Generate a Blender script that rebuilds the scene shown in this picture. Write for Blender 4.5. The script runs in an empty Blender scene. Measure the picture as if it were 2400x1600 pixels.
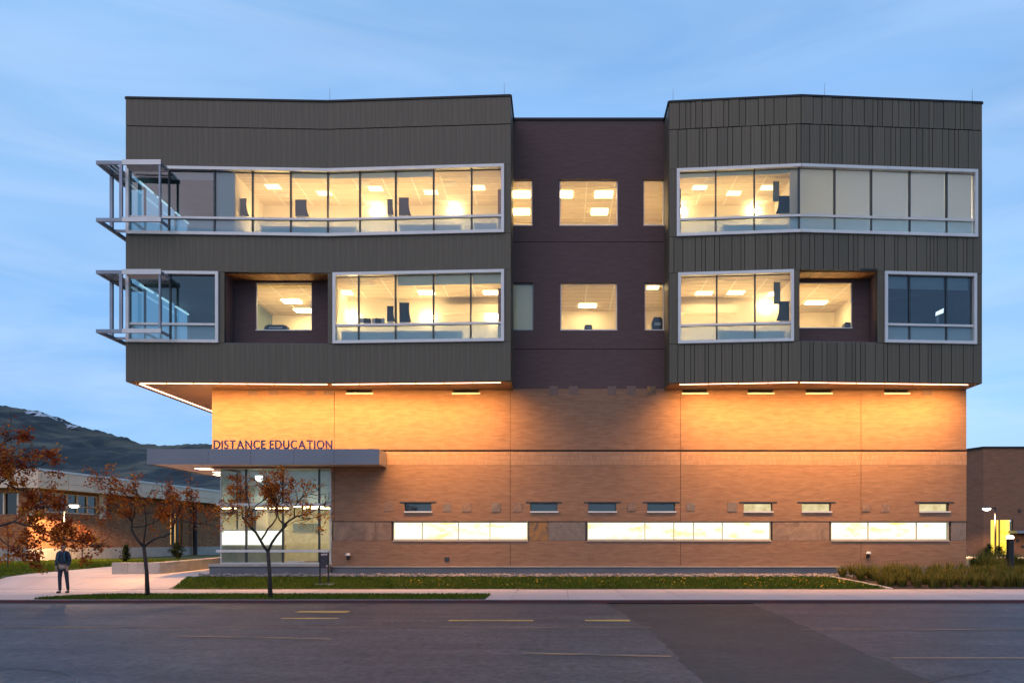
import bpy, math, random
from mathutils import Vector, Matrix, noise
random.seed(7)
R = math.radians
scene = bpy.context.scene
col = scene.collection

# ------------------------------------------------------------------ camera, sky, sun, exposure
F = 2090.0; VX = 1310.0; VY = 1270.0; CAMZ = 1.9; CAMD = 38.0   # a 31 mm shift lens, 38 m in front of the brick wall (Y = 0)
cam = bpy.data.cameras.new('camera'); co = bpy.data.objects.new('camera', cam); col.objects.link(co)
cam.sensor_width = 36; cam.lens = 36 * F / 2400
cam.shift_x = -(VX - 1200) / 2400; cam.shift_y = (VY - 800) / 2400
cam.clip_end = 20000; cam.clip_start = 0.2
co.location = (0, -CAMD, CAMZ); co.rotation_euler = (R(90), 0, 0)
scene.camera = co

SUN_EL, SUN_AZ = 12.0, 200.0       # the last glow of the evening, behind the camera
world = bpy.data.worlds.new('World'); scene.world = world; world.use_nodes = True
wn, wl = world.node_tree.nodes, world.node_tree.links
wn.clear()
def wnode(t, **kw):
    n = wn.new(t)
    for k, v in kw.items(): setattr(n, k, v)
    return n
sky = wnode('ShaderNodeTexSky', sky_type='NISHITA', sun_disc=False)
sky.sun_elevation = R(SUN_EL); sky.sun_rotation = R(SUN_AZ)
sky.air_density = 1.0; sky.dust_density = 0.3; sky.ozone_density = 3.0; sky.altitude = 1400
tc = wnode('ShaderNodeTexCoord')
sep = wnode('ShaderNodeSeparateXYZ'); wl.new(tc.outputs['Generated'], sep.inputs[0])
mp = wnode('ShaderNodeMapping'); mp.inputs['Scale'].default_value = (1.6, 1.6, 9.0); mp.inputs['Location'].default_value = (3.1, 0.4, 1.7)
wl.new(tc.outputs['Generated'], mp.inputs[0])
nz = wnode('ShaderNodeTexNoise'); nz.inputs['Scale'].default_value = 1.7; nz.inputs['Detail'].default_value = 7; nz.inputs['Roughness'].default_value = 0.55
nz.inputs['Distortion'].default_value = 0.6
wl.new(mp.outputs[0], nz.inputs['Vector'])
cr = wnode('ShaderNodeValToRGB'); cr.color_ramp.elements[0].position = 0.40; cr.color_ramp.elements[1].position = 0.80
wl.new(nz.outputs['Fac'], cr.inputs[0])
# a thin even veil of high cloud evens the evening sky out; wisps drift in it, denser towards the horizon all round
mr = wnode('ShaderNodeMapRange'); mr.inputs['From Min'].default_value = 0.0; mr.inputs['From Max'].default_value = 0.6
mr.inputs['To Min'].default_value = 0.62; mr.inputs['To Max'].default_value = 0.16
wl.new(sep.outputs['Z'], mr.inputs['Value'])
mul = wnode('ShaderNodeMath', operation='MULTIPLY'); wl.new(cr.outputs[0], mul.inputs[0]); wl.new(mr.outputs[0], mul.inputs[1])
nb = wnode('ShaderNodeTexNoise'); nb.inputs['Scale'].default_value = 1.3; nb.inputs['Detail'].default_value = 2
mp2 = wnode('ShaderNodeMapping'); mp2.inputs['Scale'].default_value = (1, 1, 2.2); mp2.inputs['Location'].default_value = (0.7, 2.2, 0.3); wl.new(tc.outputs['Generated'], mp2.inputs[0]); wl.new(mp2.outputs[0], nb.inputs['Vector'])
veil = wnode('ShaderNodeValToRGB'); ve = veil.color_ramp.elements; ve[0].position = 0.32; ve[1].position = 0.68
ve[0].color = (1.45, 3.0, 5.6, 1); ve[1].color = (2.25, 3.95, 6.4, 1); wl.new(nb.outputs['Fac'], veil.inputs[0])
mixv = wnode('ShaderNodeMix', data_type='RGBA'); mixv.inputs[0].default_value = 0.76
wl.new(sky.outputs[0], mixv.inputs[6]); wl.new(veil.outputs[0], mixv.inputs[7])
mix = wnode('ShaderNodeMix', data_type='RGBA')
wl.new(mul.outputs[0], mix.inputs[0]); wl.new(mixv.outputs[2], mix.inputs[6])
mix.inputs[7].default_value = (4.4, 5.3, 6.5, 1)
nd = wnode('ShaderNodeTexNoise'); nd.inputs['Scale'].default_value = 1.1; nd.inputs['Detail'].default_value = 4
mp3 = wnode('ShaderNodeMapping'); mp3.inputs['Scale'].default_value = (1.4, 1.4, 7.0); mp3.inputs['Location'].default_value = (5.2, 1.1, 0.9); wl.new(tc.outputs['Generated'], mp3.inputs[0]); wl.new(mp3.outputs[0], nd.inputs['Vector'])
md = wnode('ShaderNodeMapRange'); md.inputs['From Min'].default_value = 0.35; md.inputs['From Max'].default_value = 0.65; md.inputs['To Min'].default_value = 0.93; md.inputs['To Max'].default_value = 1.05; wl.new(nd.outputs['Fac'], md.inputs['Value'])
hs = wnode('ShaderNodeHueSaturation'); wl.new(md.outputs[0], hs.inputs['Value']); wl.new(mix.outputs[2], hs.inputs['Color'])
bg = wnode('ShaderNodeBackground'); bg.inputs['Strength'].default_value = 0.15
out = wnode('ShaderNodeOutputWorld')
wl.new(hs.outputs[0], bg.inputs['Color']); wl.new(bg.outputs[0], out.inputs[0])

sl = bpy.data.lights.new('sun', 'SUN'); so = bpy.data.objects.new('sun', sl); col.objects.link(so)
sl.energy = 0.85; sl.angle = R(60); sl.color = (1.0, 0.62, 0.46)
so.rotation_euler = (R(42), 0, R(-20)); so.location = (-10, -60, 40)

vs = scene.view_settings
scene.display_settings.display_device = 'sRGB'
vs.view_transform = 'Standard'; vs.look = 'None'; vs.exposure = 0.2; vs.gamma = 1.0; vs.use_curve_mapping = False
cy = scene.cycles
cy.max_bounces = 7; cy.diffuse_bounces = 4; cy.glossy_bounces = 3; cy.transmission_bounces = 4; cy.transparent_max_bounces = 16
cy.sample_clamp_indirect = 6.0; cy.use_denoising = True; cy.caustics_reflective = False; cy.caustics_refractive = False

# ------------------------------------------------------------------ helpers
def fx(px, d): return (px - VX) * d / F
def fz(py, d): return CAMZ + (VY - py) * d / F
def yd(d): return d - CAMD

def tag(o, label=None, cat=None, group=None, kind=None):
    if label: o['label'] = label
    if cat: o['category'] = cat
    if group: o['group'] = group
    if kind: o['kind'] = kind
    return o
def empty(name, loc, label=None, cat=None, group=None):
    o = bpy.data.objects.new(name, None); col.objects.link(o); o.location = loc
    o.empty_display_size = 0.3
    return tag(o, label, cat, group)
def origin_of(p):      # world origin: empties stand at their place, meshes are built in world coordinates
    return p.location.copy() if p.type == 'EMPTY' else Vector((0, 0, 0))
def link(name, me, parent=None):
    o = bpy.data.objects.new(name, me); col.objects.link(o)
    if parent is not None:
        o.parent = parent; o.matrix_parent_inverse = Matrix.Translation(-origin_of(parent))
    return o
class MB:
    def __init__(s): s.v = []; s.f = []; s.m = []; s.mi = 0
    def quad(s, *pts):
        n = len(s.v); s.v += [tuple(p) for p in pts]; s.f.append(tuple(range(n, n + len(pts)))); s.m.append(s.mi)
    def hexa(s, b):     # 8 points: bottom 4 ccw, top 4 ccw
        n = len(s.v); s.v += [tuple(p) for p in b]
        for f in ((3, 2, 1, 0), (4, 5, 6, 7), (0, 1, 5, 4), (1, 2, 6, 5), (2, 3, 7, 6), (3, 0, 4, 7)):
            s.f.append(tuple(n + i for i in f)); s.m.append(s.mi)
    def box(s, x0, x1, y0, y1, z0, z1):
        if x0 > x1: x0, x1 = x1, x0
        if y0 > y1: y0, y1 = y1, y0
        if z0 > z1: z0, z1 = z1, z0
        s.hexa([(x0, y0, z0), (x1, y0, z0), (x1, y1, z0), (x0, y1, z0), (x0, y0, z1), (x1, y0, z1), (x1, y1, z1), (x0, y1, z1)])
        return s
    def obox(s, p, q, z0, z1, t0, t1):   # box along the ground line p-q, t outwards (to the right of p->q)
        dx, dy = q[0] - p[0], q[1] - p[1]; L = math.hypot(dx, dy); n = (dy / L, -dx / L)
        a = lambda P, t, z: (P[0] + n[0] * t, P[1] + n[1] * t, z)
        s.hexa([a(p, t1, z0), a(q, t1, z0), a(q, t0, z0), a(p, t0, z0), a(p, t1, z1), a(q, t1, z1), a(q, t0, z1), a(p, t0, z1)])
        return s
    def prism(s, poly, y0, y1):     # polygon in x,z given counter-clockwise seen from -Y, extruded along Y
        n = len(s.v); k = len(poly)
        s.v += [(x, y0, z) for x, z in poly] + [(x, y1, z) for x, z in poly]
        s.f.append(tuple(range(n, n + k))); s.f.append(tuple(range(n + 2 * k - 1, n + k - 1, -1))); s.m += [s.mi, s.mi]
        for i in range(k):
            j = (i + 1) % k; s.f.append((n + i, n + k + i, n + k + j, n + j)); s.m.append(s.mi)
        return s
    def slab(s, poly, z0, z1):      # polygon in x,y (ccw from above)
        n = len(s.v); k = len(poly)
        s.v += [(x, y, z1) for x, y in poly] + [(x, y, z0) for x, y in poly]
        s.f.append(tuple(range(n, n + k))); s.f.append(tuple(range(n + 2 * k - 1, n + k - 1, -1))); s.m += [s.mi, s.mi]
        for i in range(k):
            j = (i + 1) % k; s.f.append((n + i, n + k + i, n + k + j, n + j)); s.m.append(s.mi)
        return s
    def tube(s, pts, rad, n=7, cap=True):
        pts = [Vector(p) for p in pts]; base = len(s.v); ref = Vector((0.31, 0.87, 0.23))
        for i, p in enumerate(pts):
            a = pts[max(i - 1, 0)]; b = pts[min(i + 1, len(pts) - 1)]
            t = (b - a).normalized(); u = t.cross(ref)
            if u.length < 1e-3: u = t.cross(Vector((1, 0, 0)))
            u.normalize(); w = t.cross(u); r = rad[i] if isinstance(rad, (list, tuple)) else rad
            for k in range(n):
                an = 2 * math.pi * k / n; s.v.append(tuple(p + u * (math.cos(an) * r) + w * (math.sin(an) * r)))
        for i in range(len(pts) - 1):
            for k in range(n):
                a = base + i * n + k; b = base + i * n + (k + 1) % n
                s.f.append((a, b, b + n, a + n)); s.m.append(s.mi)
        if cap:
            s.f.append(tuple(base + k for k in reversed(range(n)))); s.f.append(tuple(base + (len(pts) - 1) * n + k for k in range(n))); s.m += [s.mi, s.mi]
        return s
    def lathe(s, c, prof, n=12):    # profile of (radius, z) about the vertical through c
        base = len(s.v)
        for r, z in prof:
            for k in range(n):
                an = 2 * math.pi * k / n; s.v.append((c[0] + math.cos(an) * r, c[1] + math.sin(an) * r, z))
        for i in range(len(prof) - 1):
            for k in range(n):
                a = base + i * n + k; b = base + i * n + (k + 1) % n
                s.f.append((a, b, b + n, a + n)); s.m.append(s.mi)
        s.f.append(tuple(base + k for k in reversed(range(n)))); s.f.append(tuple(base + (len(prof) - 1) * n + k for k in range(n))); s.m += [s.mi, s.mi]
        return s
    def blob(s, c, r, jit=0.2, sub=6):
        base = len(s.v); rows = [(-1, 1)] ; n = sub
        for j, ph in enumerate((-0.95, -0.35, 0.3, 0.92)):
            for k in range(n):
                an = 2 * math.pi * (k + 0.5 * (j % 2)) / n; q = 1 + random.uniform(-jit, jit)
                s.v.append((c[0] + math.cos(an) * math.cos(ph) * r[0] * q, c[1] + math.sin(an) * math.cos(ph) * r[1] * q, c[2] + math.sin(ph) * r[2] * q))
        for j in range(3):
            for k in range(n):
                a = base + j * n + k; b = base + j * n + (k + 1) % n
                s.f.append((a, b, b + n, a + n)); s.m.append(s.mi)
        s.f.append(tuple(base + k for k in reversed(range(n)))); s.f.append(tuple(base + 3 * n + k for k in range(n))); s.m += [s.mi, s.mi]
        return s
    def mesh(s, name, mats):
        me = bpy.data.meshes.new(name); me.from_pydata(s.v, [], s.f)
        for m in (mats if isinstance(mats, (list, tuple)) else [mats]): me.materials.append(m)
        if isinstance(mats, (list, tuple)) and len(mats) > 1: me.polygons.foreach_set('material_index', s.m)
        me.update(); return me
    def build(s, name, mats, parent=None, smooth=False):
        me = s.mesh(name, mats)
        if smooth: me.polygons.foreach_set('use_smooth', [True] * len(me.polygons))
        return link(name, me, parent)

# ------------------------------------------------------------------ materials
MATS = {}
def M(name, c, rough=0.6, metal=0.0, c2=None, scale=4.0, stretch=(1, 1, 1), lo=0.35, hi=0.65, bump=0.0, bscale=None, rnd=0.0, spec=0.5, detail=4, dist=0.0):
    """principled material: two tones mixed by noise in object space, random value for each object, noise bump"""
    m = bpy.data.materials.new(name); m.use_nodes = True; t = m.node_tree; N, L = t.nodes, t.links
    b = N['Principled BSDF']; b.inputs['Roughness'].default_value = rough; b.inputs['Metallic'].default_value = metal
    b.inputs['Specular IOR Level'].default_value = spec
    tcn = N.new('ShaderNodeTexCoord'); mpn = N.new('ShaderNodeMapping'); mpn.inputs['Scale'].default_value = stretch
    L.new(tcn.outputs['Object'], mpn.inputs[0])
    c2 = c2 or tuple(x * 0.8 for x in c)
    n1 = N.new('ShaderNodeTexNoise'); n1.inputs['Scale'].default_value = scale; n1.inputs['Detail'].default_value = detail; n1.inputs['Distortion'].default_value = dist
    L.new(mpn.outputs[0], n1.inputs['Vector'])
    r = N.new('ShaderNodeValToRGB'); e = r.color_ramp.elements; e[0].position = lo; e[1].position = hi
    e[0].color = (*c2, 1); e[1].color = (*c, 1); L.new(n1.outputs['Fac'], r.inputs[0]); last = r.outputs[0]
    if rnd:
        oi = N.new('ShaderNodeObjectInfo'); mr_ = N.new('ShaderNodeMapRange'); mr_.inputs['To Min'].default_value = 1 - rnd; mr_.inputs['To Max'].default_value = 1 + rnd
        L.new(oi.outputs['Random'], mr_.inputs['Value']); hv = N.new('ShaderNodeHueSaturation'); L.new(mr_.outputs[0], hv.inputs['Value']); L.new(last, hv.inputs['Color']); last = hv.outputs[0]
    L.new(last, b.inputs['Base Color'])
    if bump:
        n2 = N.new('ShaderNodeTexNoise'); n2.inputs['Scale'].default_value = bscale or scale * 6; n2.inputs['Detail'].default_value = 3; L.new(mpn.outputs[0], n2.inputs['Vector'])
        bp = N.new('ShaderNodeBump'); bp.inputs['Strength'].default_value = bump; bp.inputs['Distance'].default_value = 0.02
        L.new(n2.outputs['Fac'], bp.inputs['Height']); L.new(bp.outputs[0], b.inputs['Normal'])
    MATS[name] = m; return m
def grit(m, amount, scale=4.5):
    """adds coarse aggregate speckle to a material's colour"""
    t = m.node_tree; N, L = t.nodes, t.links; b = N['Principled BSDF']; src_ = b.inputs['Base Color'].links[0].from_socket
    tcn = N.new('ShaderNodeTexCoord'); n1 = N.new('ShaderNodeTexNoise'); n1.inputs['Scale'].default_value = scale; n1.inputs['Detail'].default_value = 8; n1.inputs['Roughness'].default_value = .82
    mpn = N.new('ShaderNodeMapping'); mpn.inputs['Scale'].default_value = (1, .7, 1); L.new(tcn.outputs['Object'], mpn.inputs[0]); L.new(mpn.outputs[0], n1.inputs['Vector'])
    mr_ = N.new('ShaderNodeMapRange'); mr_.inputs['From Min'].default_value = .4; mr_.inputs['From Max'].default_value = .6; mr_.inputs['To Min'].default_value = 1 - amount; mr_.inputs['To Max'].default_value = 1 + amount
    L.new(n1.outputs['Fac'], mr_.inputs['Value']); hv = N.new('ShaderNodeHueSaturation'); L.new(src_, hv.inputs['Color']); L.new(mr_.outputs[0], hv.inputs['Value']); L.new(hv.outputs[0], b.inputs['Base Color'])
def brick(name, c1, c2, mortar, w=0.305, h=0.068, streak=0.35, soldier=False):
    m = bpy.data.materials.new(name); m.use_nodes = True; t = m.node_tree; N, L = t.nodes, t.links
    b = N['Principled BSDF']; b.inputs['Roughness'].default_value = 0.85; b.inputs['Specular IOR Level'].default_value = 0.25
    tcn = N.new('ShaderNodeTexCoord'); sp = N.new('ShaderNodeSeparateXYZ'); L.new(tcn.outputs['Object'], sp.inputs[0])
    ad = N.new('ShaderNodeMath'); ad.operation = 'ADD'; L.new(sp.outputs['X'], ad.inputs[0]); L.new(sp.outputs['Y'], ad.inputs[1])
    cb = N.new('ShaderNodeCombineXYZ'); L.new(ad.outputs[0], cb.inputs['X']); L.new(sp.outputs['Z'], cb.inputs['Y'])
    bt = N.new('ShaderNodeTexBrick'); bt.inputs['Scale'].default_value = 1.0; bt.inputs['Brick Width'].default_value = w; bt.inputs['Row Height'].default_value = h
    bt.inputs['Mortar Size'].default_value = 0.005; bt.inputs['Mortar Smooth'].default_value = 0.3; bt.inputs['Bias'].default_value = 0.0
    bt.inputs['Color1'].default_value = (*c1, 1); bt.inputs['Color2'].default_value = (*c2, 1); bt.inputs['Mortar'].default_value = (*mortar, 1)
    L.new(cb.outputs[0], bt.inputs['Vector'])
    mp_ = N.new('ShaderNodeMapping'); mp_.inputs['Scale'].default_value = (1.1, 13.0, 1); L.new(cb.outputs[0], mp_.inputs[0])
    n1 = N.new('ShaderNodeTexNoise'); n1.inputs['Scale'].default_value = 1.0; n1.inputs['Detail'].default_value = 5; L.new(mp_.outputs[0], n1.inputs['Vector'])
    mr_ = N.new('ShaderNodeMapRange'); mr_.inputs['From Min'].default_value = 0.3; mr_.inputs['From Max'].default_value = 0.7
    mr_.inputs['To Min'].default_value = 1 - streak; mr_.inputs['To Max'].default_value = 1 + streak * 0.6; L.new(n1.outputs['Fac'], mr_.inputs['Value'])
    hv = N.new('ShaderNodeHueSaturation'); L.new(bt.outputs['Color'], hv.inputs['Color']); L.new(mr_.outputs[0], hv.inputs['Value']); L.new(hv.outputs[0], b.inputs['Base Color'])
    bp = N.new('ShaderNodeBump'); bp.inputs['Strength'].default_value = 0.5; bp.inputs['Distance'].default_value = 0.01; bp.invert = True
    L.new(bt.outputs['Fac'], bp.inputs['Height']); L.new(bp.outputs[0], b.inputs['Normal'])
    MATS[name] = m; return m
def emit(name, c, s, c2=None, scale=2.0, stretch=(1, 1, 1), lo=0.3, hi=0.7):
    m = bpy.data.materials.new(name); m.use_nodes = True; t = m.node_tree; N, L = t.nodes, t.links; N.clear()
    o = N.new('ShaderNodeOutputMaterial'); e = N.new('ShaderNodeEmission'); e.inputs['Color'].default_value = (*c, 1); e.inputs['Strength'].default_value = s
    if c2:
        tcn = N.new('ShaderNodeTexCoord'); mpn = N.new('ShaderNodeMapping'); mpn.inputs['Scale'].default_value = stretch; L.new(tcn.outputs['Object'], mpn.inputs[0])
        n1 = N.new('ShaderNodeTexNoise'); n1.inputs['Scale'].default_value = scale; n1.inputs['Detail'].default_value = 3; L.new(mpn.outputs[0], n1.inputs['Vector'])
        r = N.new('ShaderNodeValToRGB'); k = r.color_ramp.elements; k[0].position = lo; k[1].position = hi; k[0].color = (*c2, 1); k[1].color = (*c, 1)
        L.new(n1.outputs['Fac'], r.inputs[0]); L.new(r.outputs[0], e.inputs['Color'])
    L.new(e.outputs[0], o.inputs[0]); MATS[name] = m; return m
def glass(name, tint, haze=0.0, hazecol=(0.4, 0.55, 0.6), refl=1.0):
    m = bpy.data.materials.new(name); m.use_nodes = True; t = m.node_tree; N, L = t.nodes, t.links; N.clear()
    o = N.new('ShaderNodeOutputMaterial'); tr = N.new('ShaderNodeBsdfTransparent'); tr.inputs[0].default_value = (*tint, 1)
    gl = N.new('ShaderNodeBsdfGlossy'); gl.inputs['Roughness'].default_value = 0.01; gl.inputs['Color'].default_value = (0.9, 0.95, 1, 1)
    fr = N.new('ShaderNodeFresnel'); fr.inputs['IOR'].default_value = 1.65
    mu = N.new('ShaderNodeMath'); mu.operation = 'MULTIPLY'; mu.inputs[1].default_value = refl; L.new(fr.outputs[0], mu.inputs[0])
    mx = N.new('ShaderNodeMixShader'); L.new(mu.outputs[0], mx.inputs[0]); last = tr.outputs[0]
    if haze:
        df = N.new('ShaderNodeBsdfDiffuse'); df.inputs[0].default_value = (*hazecol, 1); tl = N.new('ShaderNodeBsdfTranslucent'); tl.inputs[0].default_value = (*hazecol, 1)
        m2 = N.new('ShaderNodeMixShader'); m2.inputs[0].default_value = 0.25; L.new(df.outputs[0], m2.inputs[1]); L.new(tl.outputs[0], m2.inputs[2])
        m3 = N.new('ShaderNodeMixShader'); m3.inputs[0].default_value = haze; L.new(tr.outputs[0], m3.inputs[1]); L.new(m2.outputs[0], m3.inputs[2]); last = m3.outputs[0]
    L.new(last, mx.inputs[1]); L.new(gl.outputs[0], mx.inputs[2]); L.new(mx.outputs[0], o.inputs[0]); MATS[name] = m; return m
def shade_mat(name, c, through=0.5):
    m = bpy.data.materials.new(name); m.use_nodes = True; t = m.node_tree; N, L = t.nodes, t.links; N.clear()
    o = N.new('ShaderNodeOutputMaterial'); df = N.new('ShaderNodeBsdfDiffuse'); tl = N.new('ShaderNodeBsdfTranslucent'); df.inputs[0].default_value = (*c, 1); tl.inputs[0].default_value = (*c, 1)
    mx = N.new('ShaderNodeMixShader'); mx.inputs[0].default_value = through; L.new(df.outputs[0], mx.inputs[1]); L.new(tl.outputs[0], mx.inputs[2]); L.new(mx.outputs[0], o.inputs[0]); MATS[name] = m; return m
def leaf_mat(name, cols, trans=0.35):
    m = bpy.data.materials.new(name); m.use_nodes = True; t = m.node_tree; N, L = t.nodes, t.links; N.clear()
    o = N.new('ShaderNodeOutputMaterial'); at = N.new('ShaderNodeAttribute'); at.attribute_name = 'tint'
    r = N.new('ShaderNodeValToRGB'); k = r.color_ramp.elements
    while len(k) < len(cols): k.new(0.5)
    for i, c in enumerate(cols): k[i].position = i / (len(cols) - 1); k[i].color = (*c, 1)
    L.new(at.outputs['Fac'], r.inputs[0]); df = N.new('ShaderNodeBsdfDiffuse'); tl = N.new('ShaderNodeBsdfTranslucent'); L.new(r.outputs[0], df.inputs[0]); L.new(r.outputs[0], tl.inputs[0])
    mx = N.new('ShaderNodeMixShader'); mx.inputs[0].default_value = trans; L.new(df.outputs[0], mx.inputs[1]); L.new(tl.outputs[0], mx.inputs[2]); L.new(mx.outputs[0], o.inputs[0]); MATS[name] = m; return m
def set_tint(o, vals):
    a = o.data.attributes.new('tint', 'FLOAT', 'FACE'); a.data.foreach_set('value', vals)

BRICK_LIT = brick('warm lit brick', (0.315, 0.182, 0.112), (0.262, 0.145, 0.088), (0.235, 0.155, 0.105), streak=0.13)  # lit tone of the upper bay's brick, warm wash partly in the colour
BRICK_SOLDIER = brick('tan soldier brick', (0.385, 0.235, 0.148), (0.335, 0.198, 0.12), (0.25, 0.165, 0.115), w=0.10, h=0.20, streak=0.12)
BRICK_UP = brick('brown brick', (0.132, 0.088, 0.086), (0.116, 0.077, 0.076), (0.110, 0.076, 0.076), streak=0.06)
BRICK_RED = brick('red brick', (0.44, 0.205, 0.09), (0.27, 0.105, 0.05), (0.24, 0.15, 0.10), w=0.24, h=0.085, streak=0.2)
BRICK_BROWN = brick('dull brown brick', (0.29, 0.155, 0.095), (0.24, 0.125, 0.08), (0.15, 0.09, 0.07), streak=0.15)
PANEL = M('bronze metal panel', (0.130, 0.110, 0.070), 0.5, 0.15, (0.094, 0.080, 0.053), scale=1.2, stretch=(3, 3, 0.25), rnd=0.13, bump=0.05)
PANEL_L = M('bronze metal panel smooth', (0.124, 0.105, 0.070), 0.5, 0.15, (0.092, 0.078, 0.054), scale=1.2, stretch=(3, 3, 0.25), rnd=0.03, bump=0.05)
BACKING = M('dark panel backing', (0.03, 0.03, 0.028), 0.8)
COPING = M('dark metal coping', (0.025, 0.025, 0.028), 0.45, 0.5)
SOFFIT = M('soffit metal', (0.16, 0.105, 0.07), 0.45, 0.2, scale=0.8)
ALU = M('pale anodised aluminium', (0.68, 0.67, 0.64), 0.4, 0.25, (0.62, 0.61, 0.59), scale=2)
MULL = M('dark mullion', (0.045, 0.06, 0.065), 0.4, 0.4)
STEEL = M('grey painted steel', (0.27, 0.31, 0.37), 0.4, 0.5, scale=1.5)
GLASS = glass('window glass', (0.93, 0.97, 0.96))
GLASS_LOW = glass('lower window glass', (0.78, 0.90, 0.92), haze=0.5, hazecol=(0.48, 0.74, 0.82))
GLASS_DARK = glass('tinted window glass', (0.62, 0.75, 0.76), refl=1.6)
GLASS_SIDE = glass('side window glass', (0.62, 0.75, 0.76), refl=0.25)
GLASS_ENT = glass('entrance glass', (0.86, 0.92, 0.88), haze=0.13, hazecol=(0.75, 0.78, 0.62))
CEIL = M('ceiling tile', (0.56, 0.48, 0.37), 0.9, scale=20, c2=(0.52, 0.44, 0.34))
TBAR = M('ceiling grid', (0.78, 0.74, 0.66), 0.6)
ROOMW = M('cream room wall', (0.80, 0.74, 0.62), 0.85, c2=(0.78, 0.71, 0.59), scale=1)
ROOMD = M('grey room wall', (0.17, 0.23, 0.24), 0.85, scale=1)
CARPET = M('room carpet', (0.14, 0.13, 0.12), 0.95, scale=30)
WOOD = M('cedar soffit board', (0.42, 0.22, 0.08), 0.55, c2=(0.30, 0.14, 0.05), scale=2, stretch=(14, 1, 1), rnd=0.18)
LIGHT_PANEL = emit('ceiling light panel', (1.0, 0.70, 0.34), 8)
LIGHT_CAN = emit('canopy downlight', (1.0, 0.72, 0.5), 5)
LIGHT_SOFT = emit('shielded ceiling light', (1.0, 0.76, 0.42), 2.4)
LIGHT_BRIGHT = emit('bright ceiling light panel', (1.0, 0.70, 0.32), 30)
LIGHT_TASK = emit('task light', (1.0, 0.74, 0.38), 36)
FILL = emit('fill_light', (1.0, 0.64, 0.26), 125)  # fill emitters, added out of view to brighten the rooms
FILL_HALL = emit('hall uplight', (1.0, 0.88, 0.62), 10)
FILL_N = emit('neutral uplight', (0.97, 0.90, 0.86), 105)
TUBE_COOL = emit('dim cool tube', (0.55, 0.85, 1.0), 0.9)
STRIP = emit('soffit strip light', (1.0, 0.52, 0.30), 8)
RIBBON = emit('backlit ribbon window', (1.0, 0.95, 0.70), 1.35, c2=(1.0, 0.78, 0.16), scale=1.5, stretch=(1, 1, 2.5), lo=0.26, hi=0.46)
SLOTLIT = emit('lit slot window', (1.0, 0.80, 0.42), 0.9, c2=(0.7, 0.5, 0.2), scale=3)
SHADE = shade_mat('white roller shade', (0.72, 0.82, 0.86), 0.4)
SHADE_B = shade_mat('pale blue roller shade', (0.55, 0.85, 0.95), 0.25)
SHADE_T = shade_mat('translucent roller shade', (0.80, 0.84, 0.86), 0.5)
NAVY = M('dark navy fabric', (0.035, 0.055, 0.075), 0.9)
DESKBLUE = M('pale blue desk panel', (0.30, 0.45, 0.50), 0.7)
WHITEPAINT = M('white paint', (0.78, 0.78, 0.76), 0.5)
CONC = M('pale concrete', (0.44, 0.40, 0.35), 0.85, c2=(0.36, 0.33, 0.29), scale=2.5, bump=0.2)
CONC_D = M('grey concrete plinth', (0.17, 0.17, 0.18), 0.85, c2=(0.13, 0.13, 0.14), scale=1.5, stretch=(0.4, 1, 2), bump=0.2)
FASCIA = M('canopy panel', (0.19, 0.195, 0.225), 0.35, 0.4, (0.175, 0.18, 0.21), scale=0.6, rnd=0.06)
STONE = M('tawny stone slab', (0.30, 0.20, 0.13), 0.7, c2=(0.19, 0.12, 0.085), scale=1.6, dist=1.5, bump=0.3, rnd=0.12)
STONE_G = M('grey stone slab', (0.22, 0.18, 0.145), 0.7, c2=(0.17, 0.135, 0.11), scale=2.2, dist=2.5, bump=0.3)
STONE_I = M('veined inset stone', (0.30, 0.185, 0.12), 0.7, c2=(0.18, 0.12, 0.09), scale=4, dist=3, bump=0.4)
STONE_D = M('dark inset stone', (0.21, 0.135, 0.105), 0.7, c2=(0.15, 0.10, 0.085), scale=5, dist=2, bump=0.3)
STONE_O = M('banded ochre stone', (0.30, 0.155, 0.05), 0.7, c2=(0.12, 0.09, 0.07), scale=1.3, dist=3.0, lo=0.42, hi=0.55, bump=0.3)
ASPHALT = M('asphalt', (0.088, 0.077, 0.082), 0.58, c2=(0.054, 0.048, 0.054), scale=0.55, stretch=(0.4, 1.6, 1), bump=0.7, bscale=60, detail=10)
PATCH = M('newer asphalt patch', (0.046, 0.041, 0.041), 0.64, c2=(0.034, 0.030, 0.031), scale=0.6, bump=0.6, bscale=60, detail=10)
grit(ASPHALT, .5, 7.0); grit(ASPHALT, .22, 1.3); grit(PATCH, .4, 7.0); grit(PATCH, .2, 1.0)
STRIPE_Y = M('patchy yellow stripe', (0.75, 0.46, 0.09), 0.6, c2=(0.28, 0.18, 0.08), scale=2.6, stretch=(0.35, 3, 1), lo=0.38, hi=0.6, detail=8)
STRIPE_F = M('patchy dull stripe', (0.60, 0.33, 0.15), 0.7, c2=(0.13, 0.095, 0.08), scale=2.2, stretch=(0.35, 4, 1), lo=0.40, hi=0.72, detail=8)
KERB = M('kerb concrete', (0.36, 0.31, 0.29), 0.85, c2=(0.26, 0.22, 0.21), scale=1.5)
KERB_RED = M('worn red kerb paint', (0.11, 0.025, 0.028), 0.75, c2=(0.06, 0.03, 0.035), scale=2.5, stretch=(0.5, 1, 1))
SIDEWALK = M('sidewalk concrete', (0.60, 0.49, 0.45), 0.85, c2=(0.51, 0.41, 0.375), scale=0.8, rnd=0.05, bump=0.15, detail=8)
JOINT = M('joint mortar', (0.20, 0.17, 0.16), 0.9)
LAWN = M('lawn soil', (0.055, 0.085, 0.018), 0.9, c2=(0.04, 0.055, 0.016), scale=1.2)
GROUND = M('dry ground', (0.15, 0.12, 0.06), 0.95, c2=(0.08, 0.09, 0.035), scale=0.25)
LAMP_W = emit('warm lamp lens', (1.0, 0.80, 0.66), 9)
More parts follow.
